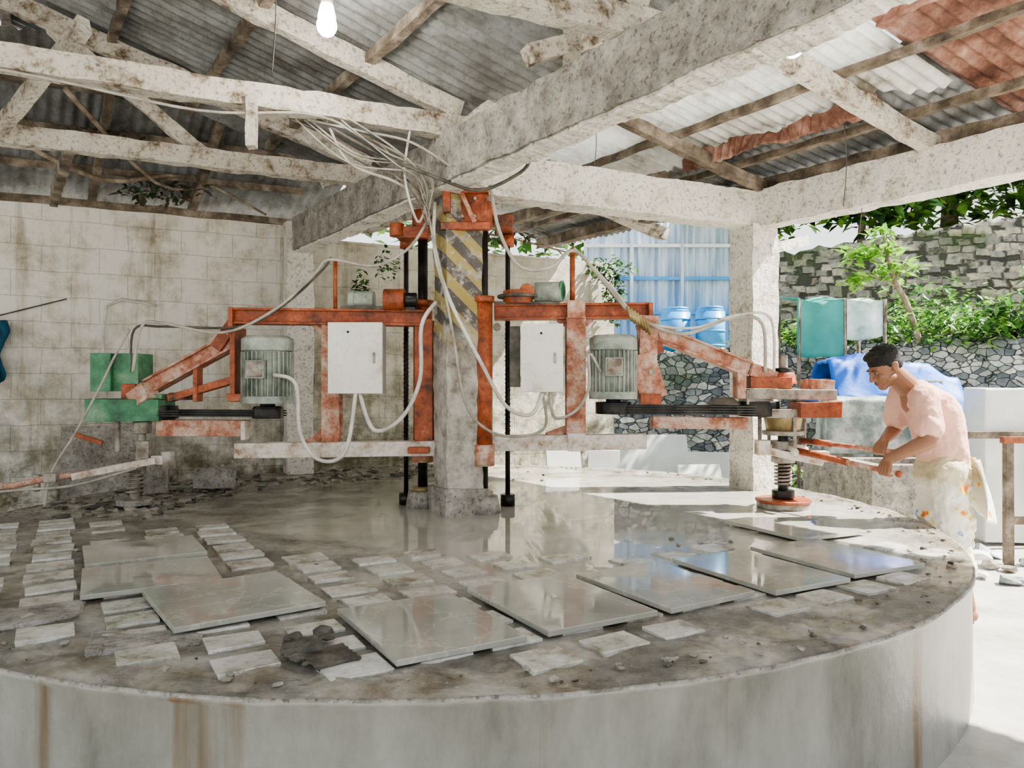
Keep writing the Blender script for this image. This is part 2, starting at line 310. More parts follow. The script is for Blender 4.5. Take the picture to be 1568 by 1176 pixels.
        n=len(fs); L=len(vs)-seg; fs+=[tuple(range(seg))[::-1],tuple(range(L,L+seg))]
        s.add(vs,fs,m,[True]*n+[False]*2)
    def limb(s,pts,rs,m):
        for a,b,ra,rb in zip(pts,pts[1:],rs,rs[1:]): s.cyl(a,b,ra,m,rb,seg=16)
        for p,r in zip(pts,rs): s.sph(p,r,m,seg=14)
    def quad(s,vs,m): s.add(vs,[(0,1,2,3)],m,False)
    def sheet(s,fn,nx,ny,m):
        vs=[fn(i/nx,j/ny) for i in range(nx+1) for j in range(ny+1)]; w=ny+1
        s.add(vs,[(i*w+j,(i+1)*w+j,(i+1)*w+j+1,i*w+j+1) for i in range(nx) for j in range(ny)],m,True)
    def obj(s,name,parent=None,bevel=0,recalc=True):
        me=bpy.data.meshes.new(name); me.from_pydata(s.v,[],s.f)
        for m in s.mats: me.materials.append(m)
        me.polygons.foreach_set('material_index',s.m); me.polygons.foreach_set('use_smooth',s.s); me.update()
        if recalc:
            bm=bmesh.new(); bm.from_mesh(me); bmesh.ops.recalc_face_normals(bm,faces=bm.faces); bm.to_mesh(me); bm.free()
        o=bpy.data.objects.new(name,me); bpy.context.scene.collection.objects.link(o)
        if parent: o.parent=parent
        if bevel:
            b=o.modifiers.new('bevel','BEVEL'); b.width=bevel; b.segments=2; b.limit_method='ANGLE'; b.angle_limit=math.radians(50)
        return o
def empty(name):
    e=bpy.data.objects.new(name,None); bpy.context.scene.collection.objects.link(e); return e

U=V((.903,.430,0)); W=V((-.567,.824,0)); B0=V((-.55,5.0,0))
def G(s,t,z): 
    p=B0+U*s+W*t; return V((p.x,p.y,z))
ang=math.atan2(U.y,U.x)
ZP=.57; PC=V((-.40,4.95,ZP)); PR=2.93

# ------------------------------------------------------------------ ground
b=MB(); b.quad([(-30,-12,0),(30,-12,0),(30,40,0),(-30,40,0)],M_ground); b.obj('floor')

# ------------------------------------------------------------------ platform
def ph(x,y):
    r=math.hypot(x-PC.x,y-PC.y); q=V((x*3,y*3,0))
    e=max(0,min(1,(r-1.6)/.5)); e2=max(0,min(1,(r-2.6)/.12))
    h=(noise.noise(q)*.5+noise.noise(q*3.1)*.4+noise.noise(q*7)*.35+noise.noise(q*14)*.2*e2)
    return h*(.006*e+.018*e2)+.012*e2*abs(noise.noise(q*1.5))
bm=bmesh.new(); SEG=420; prev=None
rr_=[1.4*i/14 for i in range(1,15)]+[1.4+(PR-1.4)*i/95 for i in range(1,96)]
c0=bm.verts.new(PC)
for r in rr_:
    ring=[]
    for k in range(SEG):
        a=2*math.pi*k/SEG; x=PC.x+r*math.cos(a); y=PC.y+r*math.sin(a)
        ring.append(bm.verts.new((x,y,ZP+(0 if r>PR-.001 else ph(x,y)))))
    for k in range(SEG):
        k2=(k+1)%SEG
        f=bm.faces.new([c0,ring[k],ring[k2]]) if prev is None else bm.faces.new([prev[k],ring[k],ring[k2],prev[k2]])
        f.material_index=0; f.smooth=True
    prev=ring
for r,z,mi in [(PR+.006,ZP+.003,2),(PR+.012,ZP-.006,2),(PR+.012,ZP-.016,1),(PR+.0,ZP-.03,1),(PR,.3,1),(PR+.005,-.02,1)]:
    ring=[bm.verts.new((PC.x+(r+.006*noise.noise(V((k*.12,z*3,0))))*math.cos(2*math.pi*k/SEG),PC.y+(r+.006*noise.noise(V((k*.12,z*3,0))))*math.sin(2*math.pi*k/SEG),z+.008*noise.noise(V((k*.2,0,0))))) for k in range(SEG)]
    for k in range(SEG):
        k2=(k+1)%SEG; f=bm.faces.new([prev[k],ring[k],ring[k2],prev[k2]]); f.material_index=mi; f.smooth=True
    prev=ring
bmesh.ops.recalc_face_normals(bm,faces=bm.faces)
me=bpy.data.meshes.new('round_polishing_platform'); bm.to_mesh(me); bm.free()
for m in (M_plat,M_drum,M_grey): me.materials.append(m)
o=bpy.data.objects.new('round_polishing_platform',me); bpy.context.scene.collection.objects.link(o)

e1=V((.860,.510,0)); e2=V((.51,-.86,0)); b=MB(); ta=math.atan2(e1.y,e1.x)
for i in range(-18,18):
    for j in range(-18,18):
        p=V((0,3.0,0))+e1*(i*.265)+e2*(j*.215)
        r=math.hypot(p.x-PC.x,p.y-PC.y)
        if r>2.74 or r<1.25+.6*noise.noise(p*1.3) or p.y>4.6 or random.random()<.05: continue
        if p.x>.2 and p.y>3.9: continue
        w=random.uniform(.165,.20); l=random.uniform(.125,.15); x=p.x+random.uniform(-.008,.008); y=p.y+random.uniform(-.008,.008)
        b.box((x,y,ZP+.001+ph(x,y)*.6),(w,l,.018),M_tile,rz=ta+random.uniform(-.025,.025),jit=.003)
b.obj('marble_offcut_paving',bevel=.002)

slabs=[(-.293,2.585,.45,.59),(-1.075,2.88,.53,.56),(.174,2.86,.47,.60),(.617,3.10,.44,.59),(1.09,3.34,.44,.62),(1.54,3.60,.46,.62),(1.63,4.36,.50,.60),(-1.56,3.24,.52,.50),(-1.83,3.73,.52,.48)]
for k,(x,y,w,l) in enumerate(slabs):
    b=MB(); b.box((0,0,0),(w,l,.02),M_slab)
    o=b.obj('marble_slab',bevel=.002); o.location=(x,y,ZP+.023+(.006 if k in (1,) else 0)); o.rotation_euler=(random.uniform(-.006,.006),random.uniform(-.006,.006),math.radians([30,36,30,31,28,26,26,29,31][k]))

b=MB(); rock=b.rock
for k in range(560):
    a=random.uniform(0,2*math.pi); r=PR-.05-abs(random.gauss(0,.10)) if random.random()<.8 else random.uniform(1.5,2.85)
    x=PC.x+r*math.cos(a); y=PC.y+r*math.sin(a)
    if (x>.3 and y>4.2 and r<2.6) or r>PR-.03: continue
    rock((x,y,ZP+.006),random.choice([.005,.006,.008,.011,.015]),random.choice([M_rock,M_mud,M_rock]))
for k in range(300):
    a=random.uniform(math.radians(90),math.radians(185)); r=random.uniform(1.9,2.85)
    rock((PC.x+r*math.cos(a),PC.y+r*math.sin(a),ZP+.004),random.uniform(.015,.055),random.choice([M_rock,M_mud,M_rock]),.6)
b.obj('stone_rubble')
b=MB()
for k in range(30):
    x=-.64+random.gauss(0,.035); y=2.36+random.gauss(0,.065)
    b.rock((x,y,ZP+.02+random.uniform(0,.02)),random.uniform(.018,.040),M_mud)
b.box((-.54,2.27,ZP+.02),(.13,.10,.02),M_mud,rz=.6,jit=.02)
o=b.obj('mud_clump'); md=o.modifiers.new('r','REMESH'); md.mode='VOXEL'; md.voxel_size=.004; md.use_smooth_shade=True
b=MB()
for (x,y,w,l,r) in [(-1.22,2.50,.34,.24,.3),(-1.75,2.75,.3,.26,.5)]:
    b.box((x,y,ZP+.002),(w,l,.026),M_grey,rz=r,jit=.02)
b.obj('broken_concrete_pieces',bevel=.004)

# ------------------------------------------------------------------ concrete frame
b=MB(); b.beam(G(-.02,-4.2,2.82),G(-.02,2.75,2.82),.16,.30,M_grey,110,.013)
b.beam(G(.0,-4.2,2.672),G(.0,2.7,2.672),.15,.035,M_white,260,.014)
b.beam(G(.055,-4.2,2.77),G(.055,2.7,2.77),.02,.20,M_white,260,.012)
b.obj('concrete_beam')
b=MB(); b.beam(G(.05,-.08,2.82),G(2.74,-.08,2.82),.2,.28,M_white,60,.012); b.obj('concrete_beam')
b=MB(); b.beam(G(2.76,-.1,2.82),G(2.76,-5,2.82),.2,.29,M_white,90,.014); b.obj('concrete_beam')
b=MB(); b.beam((-.36,5.0,.56),(-.36,5.0,2.69),.25,.25,M_col,40,.012,up=V((U.x,U.y,0)))
b.beam((-.36,5.0,.56),(-.36,5.0,.74),.34,.30,M_grey,3,.02,up=V((U.x,U.y,0))); b.obj('concrete_column')
b=MB(); b.beam((1.97,6.12,0),(1.97,6.12,2.70),.27,.27,M_white,40,.012,up=V((U.x,U.y,0)));b.beam((2.05,6.05,2.5),(2.45,6.3,2.62),.1,.08,M_white); b.obj('concrete_column')
p=G(.0,2.62,0); b=MB(); b.beam((p.x,p.y,0),(p.x,p.y,2.95),.24,.24,M_white,24,.012,up=V((U.x,U.y,0))); b.obj('concrete_column')

def wall(name,s0,s1,t,z,th,m):
    b=MB(); L=s1-s0; b.box((L/2,th/2,z/2),(L,th,z),m); o=b.obj(name); p=G(s0,t,0); o.location=p; o.rotation_euler=(0,0,ang); return o
wall('wall_left',-6.0,0,2.78,2.96,.15,M_wallL)
wall('wall_back',0.0,3.7,2.79,2.85,.15,M_wallB)
b=MB(); b.beam(G(-6,2.80,2.985),G(.1,2.80,2.985),.12,.06,M_dwood,20,.01); b.obj('trim_1')

# ------------------------------------------------------------------ corrugated roofs
def corr(name,s0,s1,t0,t1,zf,m,along='s',pitch=.09,amp=.013,ragged=0):
    b=MB(); a0,a1,c0_,c1_=(s0,s1,t0,t1) if along=='s' else (t0,t1,s0,s1)
    nc=int(abs(c1_-c0_)/pitch*6); na=max(2,int(abs(a1-a0)/.35))
    def fn(u,v):
        c=c0_+(c1_-c0_)*u; e=a1
        if ragged: e=a1+ragged*(noise.noise(V((c*3,7,0)))+.5*noise.noise(V((c*9,3,0))))
        a=a0+(e-a0)*v; s,t=(a,c) if along=='s' else (c,a)
        z=zf(s,t)+amp*math.sin(2*math.pi*c/pitch)+.012*(int(math.floor(c/.75))%2)+.02*noise.noise(V((s*.8,t*.8,3)))
        return G(s,t,z)
    b.sheet(fn,nc,na,m); return b.obj(name,recalc=False)
zR=lambda s,t: 3.80-.255*s
def zL(s,t): return 3.22+.34*min(-s,3.2)-(.34*max(0,-s-3.2)) 
corr('corrugated_roof_sheet',-.45,2.3,-1.9,3.1,zR,M_bright,ragged=.18)
corr('corrugated_roof_sheet',1.9,3.15,-1.9,3.1,lambda s,t:zR(s,t)+.035,M_zinc)
corr('rusty_roof_sheet',-.45,3.15,-5.6,-1.85,lambda s,t:zR(s,t)+.06,M_rust)
corr('corrugated_roof_sheet',-6.3,.28,-4.2,1.75,zL,M_zinc)
zBk=lambda s,t: 3.05+.50*(2.95-t)
corr('corrugated_roof_sheet',-6.3,.35,1.35,3.05,zBk,M_zinc,along='t')

def timber(name,parts):
    b=MB()
    for (p,q,w,h,m) in parts: b.beam(p,q,w,h,m,max(2,int((V(p)-V(q)).length/.08)),.011)
    return b.obj(name)
for t,m in ((-.3,M_wood),(1.08,M_wood),(-1.95,M_wood),(-3.4,M_wood)):
    zc=3.04
    parts=[(G(.12,t,zc),G(-6,t,zc),.10,.13,m),
      (G(.05,t,zc+.10),G(-3.15,t,zL(-3.1,0)-.10),.08,.12,m),
      (G(-3.15,t,zL(-3.1,0)-.10),G(-6,t,zc+.12),.08,.12,M_dwood),
      (G(-3.15,t+.05,zc),G(-3.15,t+.05,zL(-3.1,0)-.08),.08,.08,m)]
    if t in (1.08,-1.95): parts.append((G(-1.1,t+.06,zc),G(-2.1,t+.06,zL(-2.1,0)-.12),.07,.09,M_wood))
    timber('roof_truss',parts)
timber('timber_strut',[(G(-2.62,-.28,3.10),G(-3.0,1.0,2.98),.11,.10,M_wood),(G(-2.4,.9,3.0),G(-2.0,.0,3.4),.07,.09,M_wood),
      (G(-2.0,1.08,3.0),G(-2.0,2.7,2.96),.06,.08,M_dwood)])
timber('hanging_timber_block',[(G(-1.22,-.36,3.02),G(-1.22,-.36,2.74),.05,.055,M_wood)])
b=MB()
for s in (-.55,-1.15,-1.75,-2.35,-2.95,-3.6): b.beam(G(s,-4.2,zL(s,0)-.045),G(s,1.7,zL(s,0)-.045),.055,.06,M_dwood,40,.012)
for t in (1.7,2.1,2.5): b.beam(G(-6,t,zBk(0,t)-.05),G(0,t,zBk(0,t)-.05),.05,.05,M_dwood,24,.014)
for s in (-4.2,-3.3,-2.5,-1.7,-.9): b.beam(G(s,1.2,zBk(0,1.2)-.12),G(s,2.85,3.0),.06,.09,M_dwood,6,.012)
b.obj('roof_purlins')
for t,m in ((1.3,M_wood),(-1.5,M_wood),(-3.1,M_wood)):
    timber('roof_rafter',[(G(0,t,zR(0,0)-.12),G(3.1,t,zR(3.1,0)-.12),.09,.11,m),
        (G(0,t,2.97),G(.0,t,zR(0,0)-.12),.09,.09,m),(G(-.25,t,3.02),G(.75,t,zR(.75,0)-.17),.07,.09,m)])
timber('roof_rafter',[(G(0,-.45,3.0),G(.6,-.45,zR(.6,0)-.14),.09,.09,M_wood),(G(0,-.2,zR(0,0)-.12),G(2.9,-.2,zR(2.9,0)-.12),.07,.09,M_dwood)])
b=MB()
for s in (-.2,.5,1.2,1.85,2.45): b.beam(G(s,-5.4,zR(s,0)-.04),G(s,3.0,zR(s,0)-.04),.05,.05,M_dwood,60,.012)
b.beam(G(2.18,-1.5,zR(2.18,0)-.07),G(2.18,.1,zR(2.18,0)-.07),.03,.10,M_rust,50,.05)
b.beam(G(1.3,-3.3,zR(1.3,0)-.08),G(1.5,-2.0,zR(1.4,0)-.10),.06,.06,M_rust,20,.03)
b.obj('roof_purlins')
timber('wall_plate_timber',[(G(2.80,-5,3.02),G(2.80,2.9,3.02),.12,.10,M_dwood),(G(1.9,-.05,3.0),G(1.6,2.8,3.0),.08,.1,M_dwood),(G(.9,-.05,2.98),G(.7,2.8,2.98),.07,.08,M_wood)])

# ------------------------------------------------------------------ polishing machine
def spring(b,c,r,h,m,turns=6):
    b.tube([(c[0]+r*math.cos(a),c[1]+r*math.sin(a),c[2]+h*a/(turns*2*math.pi)) for a in [i*math.pi/5 for i in range(int(turns*10)+1)]],.009,m,6,1)
def motor(b,x,y,z0,z1,r):
    b.cyl((x,y,z0),(x,y,z1-.06),r*.86,M_motor,seg=28)
    for k in range(30):
        a=2*math.pi*k/30
        b.box((x+r*.93*math.cos(a),y+r*.93*math.sin(a),(z0+z1)/2-.03),(r*.16,.008,(z1-z0)*.66),M_motor,rz=a)
    b.cyl((x,y,z1-.10),(x,y,z1-.02),r,M_motor,seg=28); b.cyl((x,y,z1-.02),(x,y,z1),r,M_motor,r*.82,seg=28)
    b.cyl((x,y,z0),(x,y,z0+.05),r*1.02,M_motor,seg=28); b.cyl((x,y,z0-.06),(x,y,z0),.05,M_black)
    b.cyl((x,y,z0-.07),(x,y,z0-.02),r*.55,M_black,seg=24)
    b.box((x-.02,y-r,(z0+z1)/2+.0),(r*.7,.07,.12),M_motor); b.box((x-.02,y-r-.036,(z0+z1)/2),(r*.6,.01,.10),M_steel)
def cabinet(b,x0,x1,y,z0,z1):
    b.box(((x0+x1)/2,y+.085,(z0+z1)/2),(x1-x0,.15,z1-z0),M_boxside)
    b.box(((x0+x1)/2,y,(z0+z1)/2),(x1-x0+.006,.02,z1-z0+.006),M_box)
    b.box((x1-.05,y-.014,(z0+z1)/2),(.015,.012,.07),M_steel); b.cyl((x0+.13,y-.012,z1-.06),(x0+.13,y-.02,z1-.06),.008,M_black)
    for z in (z0+.08,z1-.08): b.cyl((x0,y,z-.02),(x0,y,z+.02),.008,M_steel,seg=8)
def ibeam(b,p,q,w,h,m):
    p=V(p);q=V(q); up=V((0,0,1)); b.beam(p,q,w*.45,h,m)
    d=(q-p).normalized(); x=d.cross(up if abs(d.z)<.98 else V((0,1,0))).normalized(); z=x.cross(d)
    b.beam(p+z*h*.46,q+z*h*.46,w,h*.16,m); b.beam(p-z*h*.46,q-z*h*.46,w,h*.16,m)

E=empty('stone_polishing_machine')
b=MB()
for (x,y,r,m) in ((-.195,4.98,.036,M_black),(-.62,5.22,.034,M_black)):
    b.cyl((x,y,ZP),(x,y,2.52),r,m)
    b.cyl((x,y,.92),(x,y,2.0),.066,M_red); b.cyl((x,y,1.96),(x,y,2.0),.078,M_red); b.cyl((x,y,.88),(x,y,1.02),.08,M_pink)
    b.cyl((x,y,ZP),(x,y,ZP+.11),.12,M_grey,.10); b.cyl((x,y,ZP+.10),(x,y,ZP+.14),.07,M_brass)
    b.cyl((x,y,2.46),(x,y,2.62),.075,M_red)
for (x,y) in ((-.03,5.25),(-.75,5.32)):
    b.cyl((x,y,ZP),(x,y,2.5),.017,M_black,seg=12); b.cyl((x,y,ZP),(x,y,ZP+.08),.05,M_black); b.cyl((x,y,2.38),(x,y,2.46),.045,M_red)
    b.tube([(x+.019*math.cos(i*1.2),y+.019*math.sin(i*1.2),1.0+i*.006) for i in range(160)],.004,M_black,4,1)
b.obj('guide_columns',E)
b=MB()
b.box((-.30,4.93,2.56),(.27,.10,.22),M_red,jit=.006); b.box((-.30,4.86,2.44),(.32,.05,.05),M_red); b.box((-.42,5.0,2.60),(.05,.4,.16),M_red)
b.beam((-.24,4.875,2.46),(-.34,4.875,2.68),.10,.03,M_pink); b.box((-.05,5.1,2.5),(.12,.32,.07),M_red); b.box((-.68,5.2,2.46),(.22,.14,.08),M_red)
b.cyl((-.79,5.15,2.43),(-.79,5.15,2.52),.05,M_red); b.box((-.30,4.88,2.665),(.30,.12,.03),M_red)
for x in (-.40,-.32,-.24): b.cyl((x,4.87,2.50),(x,4.82,2.50),.013,M_steel,seg=6); b.cyl((x,4.88,2.62),(x,4.84,2.62),.013,M_steel,seg=6)
b.obj('top_bracket',E,bevel=.006)
b=MB(); Y=5.1
ibeam(b,(-.60,Y,1.865),(-1.87,Y-.05,1.875),.12,.10,M_red)
b.box((-1.87,Y-.05,1.86),(.03,.14,.14),M_red)
b.beam((-.50,Y,.985),(-1.85,Y-.05,.975),.12,.10,M_cream,4,.003)
b.beam((-.62,Y-.065,1.0),(-.62,Y-.065,.96),.14,.16,M_red)
ibeam(b,(-1.22,Y,1.0),(-1.22,Y,1.83),.12,.12,M_pink)
b.beam((-1.22,Y,1.03),(-1.42,Y,1.03),.06,.10,M_pink,1,0,.06,.02); b.beam((-1.22,Y,1.14),(-1.33,Y,1.02),.05,.08,M_pink); b.beam((-1.22,Y,1.72),(-1.33,Y,1.83),.05,.06,M_pink)
ibeam(b,(-.60,Y+.05,1.0),(-.60,Y+.05,1.86),.12,.14,M_red)
motor(b,-1.64,Y-.06,1.29,1.74,.17)
b.box((-1.86,Y,1.55),(.035,.22,.5),M_red); b.box((-1.83,Y,1.33),(.12,.25,.05),M_red)
ibeam(b,(-1.88,Y,1.72),(-2.50,Y+.08,1.40),.11,.10,M_pink); b.beam((-1.88,Y,1.45),(-2.35,Y+.06,1.32),.07,.05,M_red); b.box((-2.15,Y+.04,1.42),(.03,.1,.24),M_red)
b.beam((-1.86,Y,1.86),(-2.0,Y,1.66),.10,.08,M_red); b.beam((-2.45,Y,1.38),(-2.58,Y+.05,1.30),.12,.12,M_pink)
b.box((-2.72,Y+.15,1.50),(.32,.22,.26),M_green); b.box((-2.80,Y+.02,1.50),(.14,.03,.26),M_green)
b.box((-2.64,Y+.1,1.24),(.50,.26,.15),M_green,jit=.004); b.box((-2.50,Y+.1,1.335),(.24,.2,.03),M_green); b.box((-2.62,Y+.1,1.36),(.1,.15,.12),M_red)
b.cyl((-2.3,Y+.1,1.31),(-2.3,Y+.1,1.36),.09,M_dark,.07)
for dz in (0,.016,.032): 
    b.beam((-2.45,Y-.02,1.205+dz),(-1.55,Y-.12,1.205+dz),.012,.009,M_rubber); b.beam((-2.45,Y+.2,1.205+dz),(-1.55,Y+.06,1.205+dz),.012,.009,M_rubber)
b.cyl((-1.64,Y-.06,1.19),(-1.64,Y-.06,1.26),.10,M_black); b.cyl((-2.45,Y+.1,1.18),(-2.45,Y+.1,1.27),.13,M_black)
b.beam((-2.42,Y+.06,1.12),(-1.80,Y,1.12),.10,.11,M_pink); b.box((-1.80,Y-.02,1.11),(.03,.12,.13),M_cream)
b.cyl((-2.55,Y+.08,.80),(-2.55,Y+.08,1.18),.025,M_steel); b.cyl((-2.55,Y+.08,1.08),(-2.55,Y+.08,1.16),.06,M_steel); b.cyl((-2.72,Y+.08,.95),(-2.72,Y+.08,1.18),.018,M_steel)
b.box((-2.52,Y+.06,.95),(.09,.09,.16),M_steel); b.box((-2.42,Y+.06,.90),(.08,.1,.06),M_cream); b.cyl((-2.36,Y+.06,.84),(-2.36,Y+.06,.96),.05,M_steel)
b.beam((-2.42,Y,.90),(-2.90,Y-.15,.81),.05,.045,M_cream,4,.004); b.tube([(-2.80,Y-.1,.83),(-3.05,Y-.2,.80),(-3.25,Y-.25,.76),(-3.45,Y-.3,.77)],.022,M_pink,10); b.tube([(-2.5,Y-.1,.86),(-2.85,Y-.2,.76),(-3.15,Y-.28,.74),(-3.45,Y-.34,.72)],.009,M_cable,8)
b.cyl((-3.1,Y-.2,.72),(-3.1,Y-.2,.83),.02,M_steel); b.box((-3.0,Y-.2,.81),(.08,.06,.06),M_steel)
b.beam((-2.78,Y,1.02),(-2.95,Y-.04,1.08),.03,.03,M_red)
spring(b,(-2.60,Y+.08,.66),.055,.17,M_steel,6); b.cyl((-2.60,Y+.08,.60),(-2.60,Y+.08,.84),.035,M_steel); b.cyl((-2.60,Y+.08,ZP+.02),(-2.60,Y+.08,ZP+.06),.12,M_grey); b.cyl((-2.60,Y+.08,.83),(-2.60,Y+.08,.87),.07,M_steel)
b.cyl((-.86,Y-.05,1.985),(-.72,Y-.05,1.985),.075,M_red); b.cyl((-.72,Y-.05,1.985),(-.64,Y-.05,1.985),.05,M_black)
b.cyl((-1.10,Y+.08,1.99),(-.95,Y+.08,1.99),.07,M_motor); b.cyl((-1.12,Y+.08,1.99),(-1.08,Y+.08,1.99),.078,M_motor); b.box((-.9,Y,1.93),(.5,.12,.03),M_dark)
b.obj('polishing_arm_left',E,bevel=.004)
b=MB(); cabinet(b,-1.20,-.85,Y-.19,1.36,1.82); b.obj('control_cabinet_left',E,bevel=.004)
b=MB()
ibeam(b,(-.12,Y,1.905),(.92,Y,1.915),.12,.10,M_red); b.box((.93,Y,1.90),(.03,.16,.13),M_red)
b.beam((-.15,Y-.02,1.02),(.90,Y-.04,1.035),.12,.10,M_cream,4,.003)
ibeam(b,(.43,Y,1.04),(.43,Y,1.87),.13,.13,M_pink); b.beam((.43,Y,1.12),(.24,Y,1.05),.05,.08,M_pink); b.beam((.43,Y,1.80),(.54,Y,1.87),.05,.06,M_pink); b.beam((.43,Y,1.80),(.32,Y,1.87),.05,.06,M_pink)
b.box((.43,Y-.07,1.92),(.12,.03,.12),M_pink); b.box((.43,Y-.08,1.03),(.12,.03,.12),M_cream)
motor(b,.68,Y-.06,1.32,1.745,.16)
b.beam((.92,Y-.02,1.88),(.90,Y-.02,1.32),.12,.14,M_pink,3,.003); b.beam((.86,Y-.04,1.62),(.95,Y-.04,1.32),.12,.18,M_pink)
b.box((.92,Y-.10,1.32),(.14,.06,.07),M_red); b.cyl((.92,Y-.14,1.50),(.92,Y-.16,1.50),.02,M_steel)
ibeam(b,(.90,Y,1.80),(1.62,Y+.05,1.52),.12,.10,M_pink); b.beam((.90,Y,1.84),(.97,Y,1.62),.10,.12,M_red)
b.beam((1.62,Y+.05,1.52),(1.80,Y+.08,1.46),.11,.09,M_pink); b.box((1.56,Y+.05,1.42),(.06,.12,.2),M_pink)
for dz in (0,.017,.034,.051):
    b.beam((.62,Y-.17,1.225+dz),(1.68,Y-.04,1.215+dz),.012,.010,M_rubber); b.beam((.62,Y+.06,1.225+dz),(1.68,Y+.2,1.215+dz),.012,.010,M_rubber)
b.cyl((.68,Y-.06,1.22),(.68,Y-.06,1.30),.12,M_black); b.cyl((1.70,Y+.08,1.20),(1.70,Y+.08,1.30),.14,M_black)
b.beam((.95,Y+.02,1.16),(1.60,Y+.05,1.15),.10,.08,M_pink); b.cyl((1.45,Y+.05,1.28),(1.45,Y+.05,1.33),.12,M_dark,.06)
b.box((1.76,Y+.1,1.43),(.28,.2,.08),M_red,jit=.006); b.cyl((1.87,Y+.1,1.42),(1.87,Y+.1,1.50),.10,M_red,.08); b.box((1.90,Y+.1,1.35),(.60,.26,.07),M_steel,jit=.006)
b.box((2.06,Y+.02,1.25),(.28,.26,.10),M_red,jit=.006); b.box((2.12,Y+.12,1.38),(.16,.2,.14),M_pink,jit=.006); b.box((1.68,Y+.08,1.33),(.18,.2,.10),M_steel); b.box((1.86,Y+.05,1.22),(.3,.2,.06),M_steel)
b.cyl((1.87,Y+.08,1.5),(1.87,Y+.08,1.62),.03,M_steel); b.cyl((1.87,Y+.08,1.50),(1.87,Y+.08,1.53),.06,M_black)
b.cyl((1.87,Y+.08,1.09),(1.87,Y+.08,1.20),.11,M_brass,.13); b.cyl((1.87,Y+.08,1.07),(1.87,Y+.08,1.10),.14,M_steel)
b.cyl((1.87,Y+.08,.62),(1.87,Y+.08,1.10),.035,M_black); b.cyl((1.87,Y+.08,.97),(1.87,Y+.08,1.03),.09,M_steel)
for a in (.3,1.9,3.3,4.9):
    x=1.87+.17*math.cos(a);y=Y+.08+.13*math.sin(a)
    b.cyl((x,y,.93),(x,y,1.20),.013,M_steel,seg=8); b.sph((x,y,.96),.03,M_cream,seg=10); b.beam((1.87,Y+.08,1.0),(x,y,.98),.04,.03,M_cream)
b.box((1.70,Y,.99),(.08,.1,.1),M_cream); b.beam((1.72,Y,.97),(2.10,Y-.02,.89),.06,.05,M_cream,3,.004); b.box((2.08,Y,.93),(.12,.08,.07),M_cream)
spring(b,(1.87,Y+.08,.72),.055,.17,M_steel,7); b.cyl((1.87,Y+.08,.88),(1.87,Y+.08,.92),.08,M_steel)
b.cyl((1.87,Y+.08,ZP+.065),(1.87,Y+.08,ZP+.12),.075,M_black); b.cyl((1.87,Y+.08,ZP+.04),(1.87,Y+.08,ZP+.06),.185,M_red,seg=36); b.cyl((1.87,Y+.08,ZP),(1.87,Y+.08,ZP+.04),.175,M_steel,seg=36)
b.cyl((.04,Y-.02,1.96),(.04,Y-.02,2.05),.10,M_red); b.cyl((.04,Y-.02,2.0),(.04,Y-.02,2.02),.14,M_dark); b.cyl((.10,Y-.1,2.04),(.10,Y-.02,2.04),.05,M_red)
b.cyl((.16,Y,2.04),(.34,Y-.05,2.04),.07,M_motor); 
for k in range(5): b.cyl((.33,Y-.05,2.05),(.345,Y-.055,2.05),.03+.009*k,M_green,seg=16)
b.box((.1,Y,1.965),(.44,.14,.02),M_dark); b.cyl((-.1,Y-.06,1.80),(-.1,Y-.14,1.80),.025,M_steel)
b.obj('polishing_arm_right',E,bevel=.004)
b=MB(); cabinet(b,.06,.33,Y-.21,1.37,1.81); b.box((.02,Y-.12,1.60),(.07,.10,.40),M_dark); b.obj('control_cabinet_right',E,bevel=.004)
HB1a=V((1.92,5.12,.97)); HB1b=V((2.255,4.38,.895)); HB2a=V((2.0,5.2,1.03)); HB2b=V((2.36,4.62,1.0))
b=MB(); b.cyl(HB1a,HB1b,.015,M_pink,seg=14); b.cyl(HB1a,HB1a.lerp(HB1b,.55),.022,M_red,seg=14); b.sph(HB1b,.02,M_red,seg=10)
b.cyl(HB2a,HB2b,.015,M_pink,seg=14); b.cyl(HB2a,HB2a.lerp(HB2b,.35),.022,M_red,seg=14); b.sph(HB2b,.02,M_red,seg=10)
b.obj('handle_bars',E)
b=MB(); C=b.tube
C([(-.50,4.88,2.60),(-.50,4.85,2.30),(-.40,4.82,1.96),(-.19,4.82,1.54),(-.04,4.85,1.28),(.12,4.88,1.22),(.20,4.9,1.36)],.013,M_hose)
C([(-.55,4.86,2.55),(-.46,4.82,2.15),(-.38,4.82,1.75),(-.30,4.82,1.30),(-.15,4.84,1.12),(.05,4.88,1.08),(.22,4.95,1.14),(.20,4.98,1.37)],.009,M_cable)
C([(-.50,4.95,1.96),(-.59,4.9,1.80),(-.60,4.9,1.45),(-.72,4.9,1.20),(-.90,4.9,1.12),(-1.0,4.92,1.36)],.014,M_hose)
C([(-1.55,4.88,1.48),(-1.40,4.86,1.42),(-1.37,4.86,1.10),(-1.25,4.86,.93),(-1.08,4.86,.98),(-1.02,4.9,1.36)],.013,M_hose)
C([(-2.50,4.95,1.50),(-2.44,4.95,1.80),(-2.3,4.95,1.82),(-1.9,4.95,1.76),(-1.55,4.95,1.92),(-1.30,4.95,2.15),(-1.2,4.95,2.24),(-.90,4.95,2.20),(-.66,4.9,2.32),(-.52,4.9,2.55)],.010,M_cable)
C([(-2.52,4.97,1.50),(-2.50,4.97,1.78),(-2.3,4.97,1.80),(-1.8,4.97,1.80),(-1.50,4.97,1.95),(-1.25,4.97,2.18),(-1.2,4.97,2.26)],.008,M_dark)
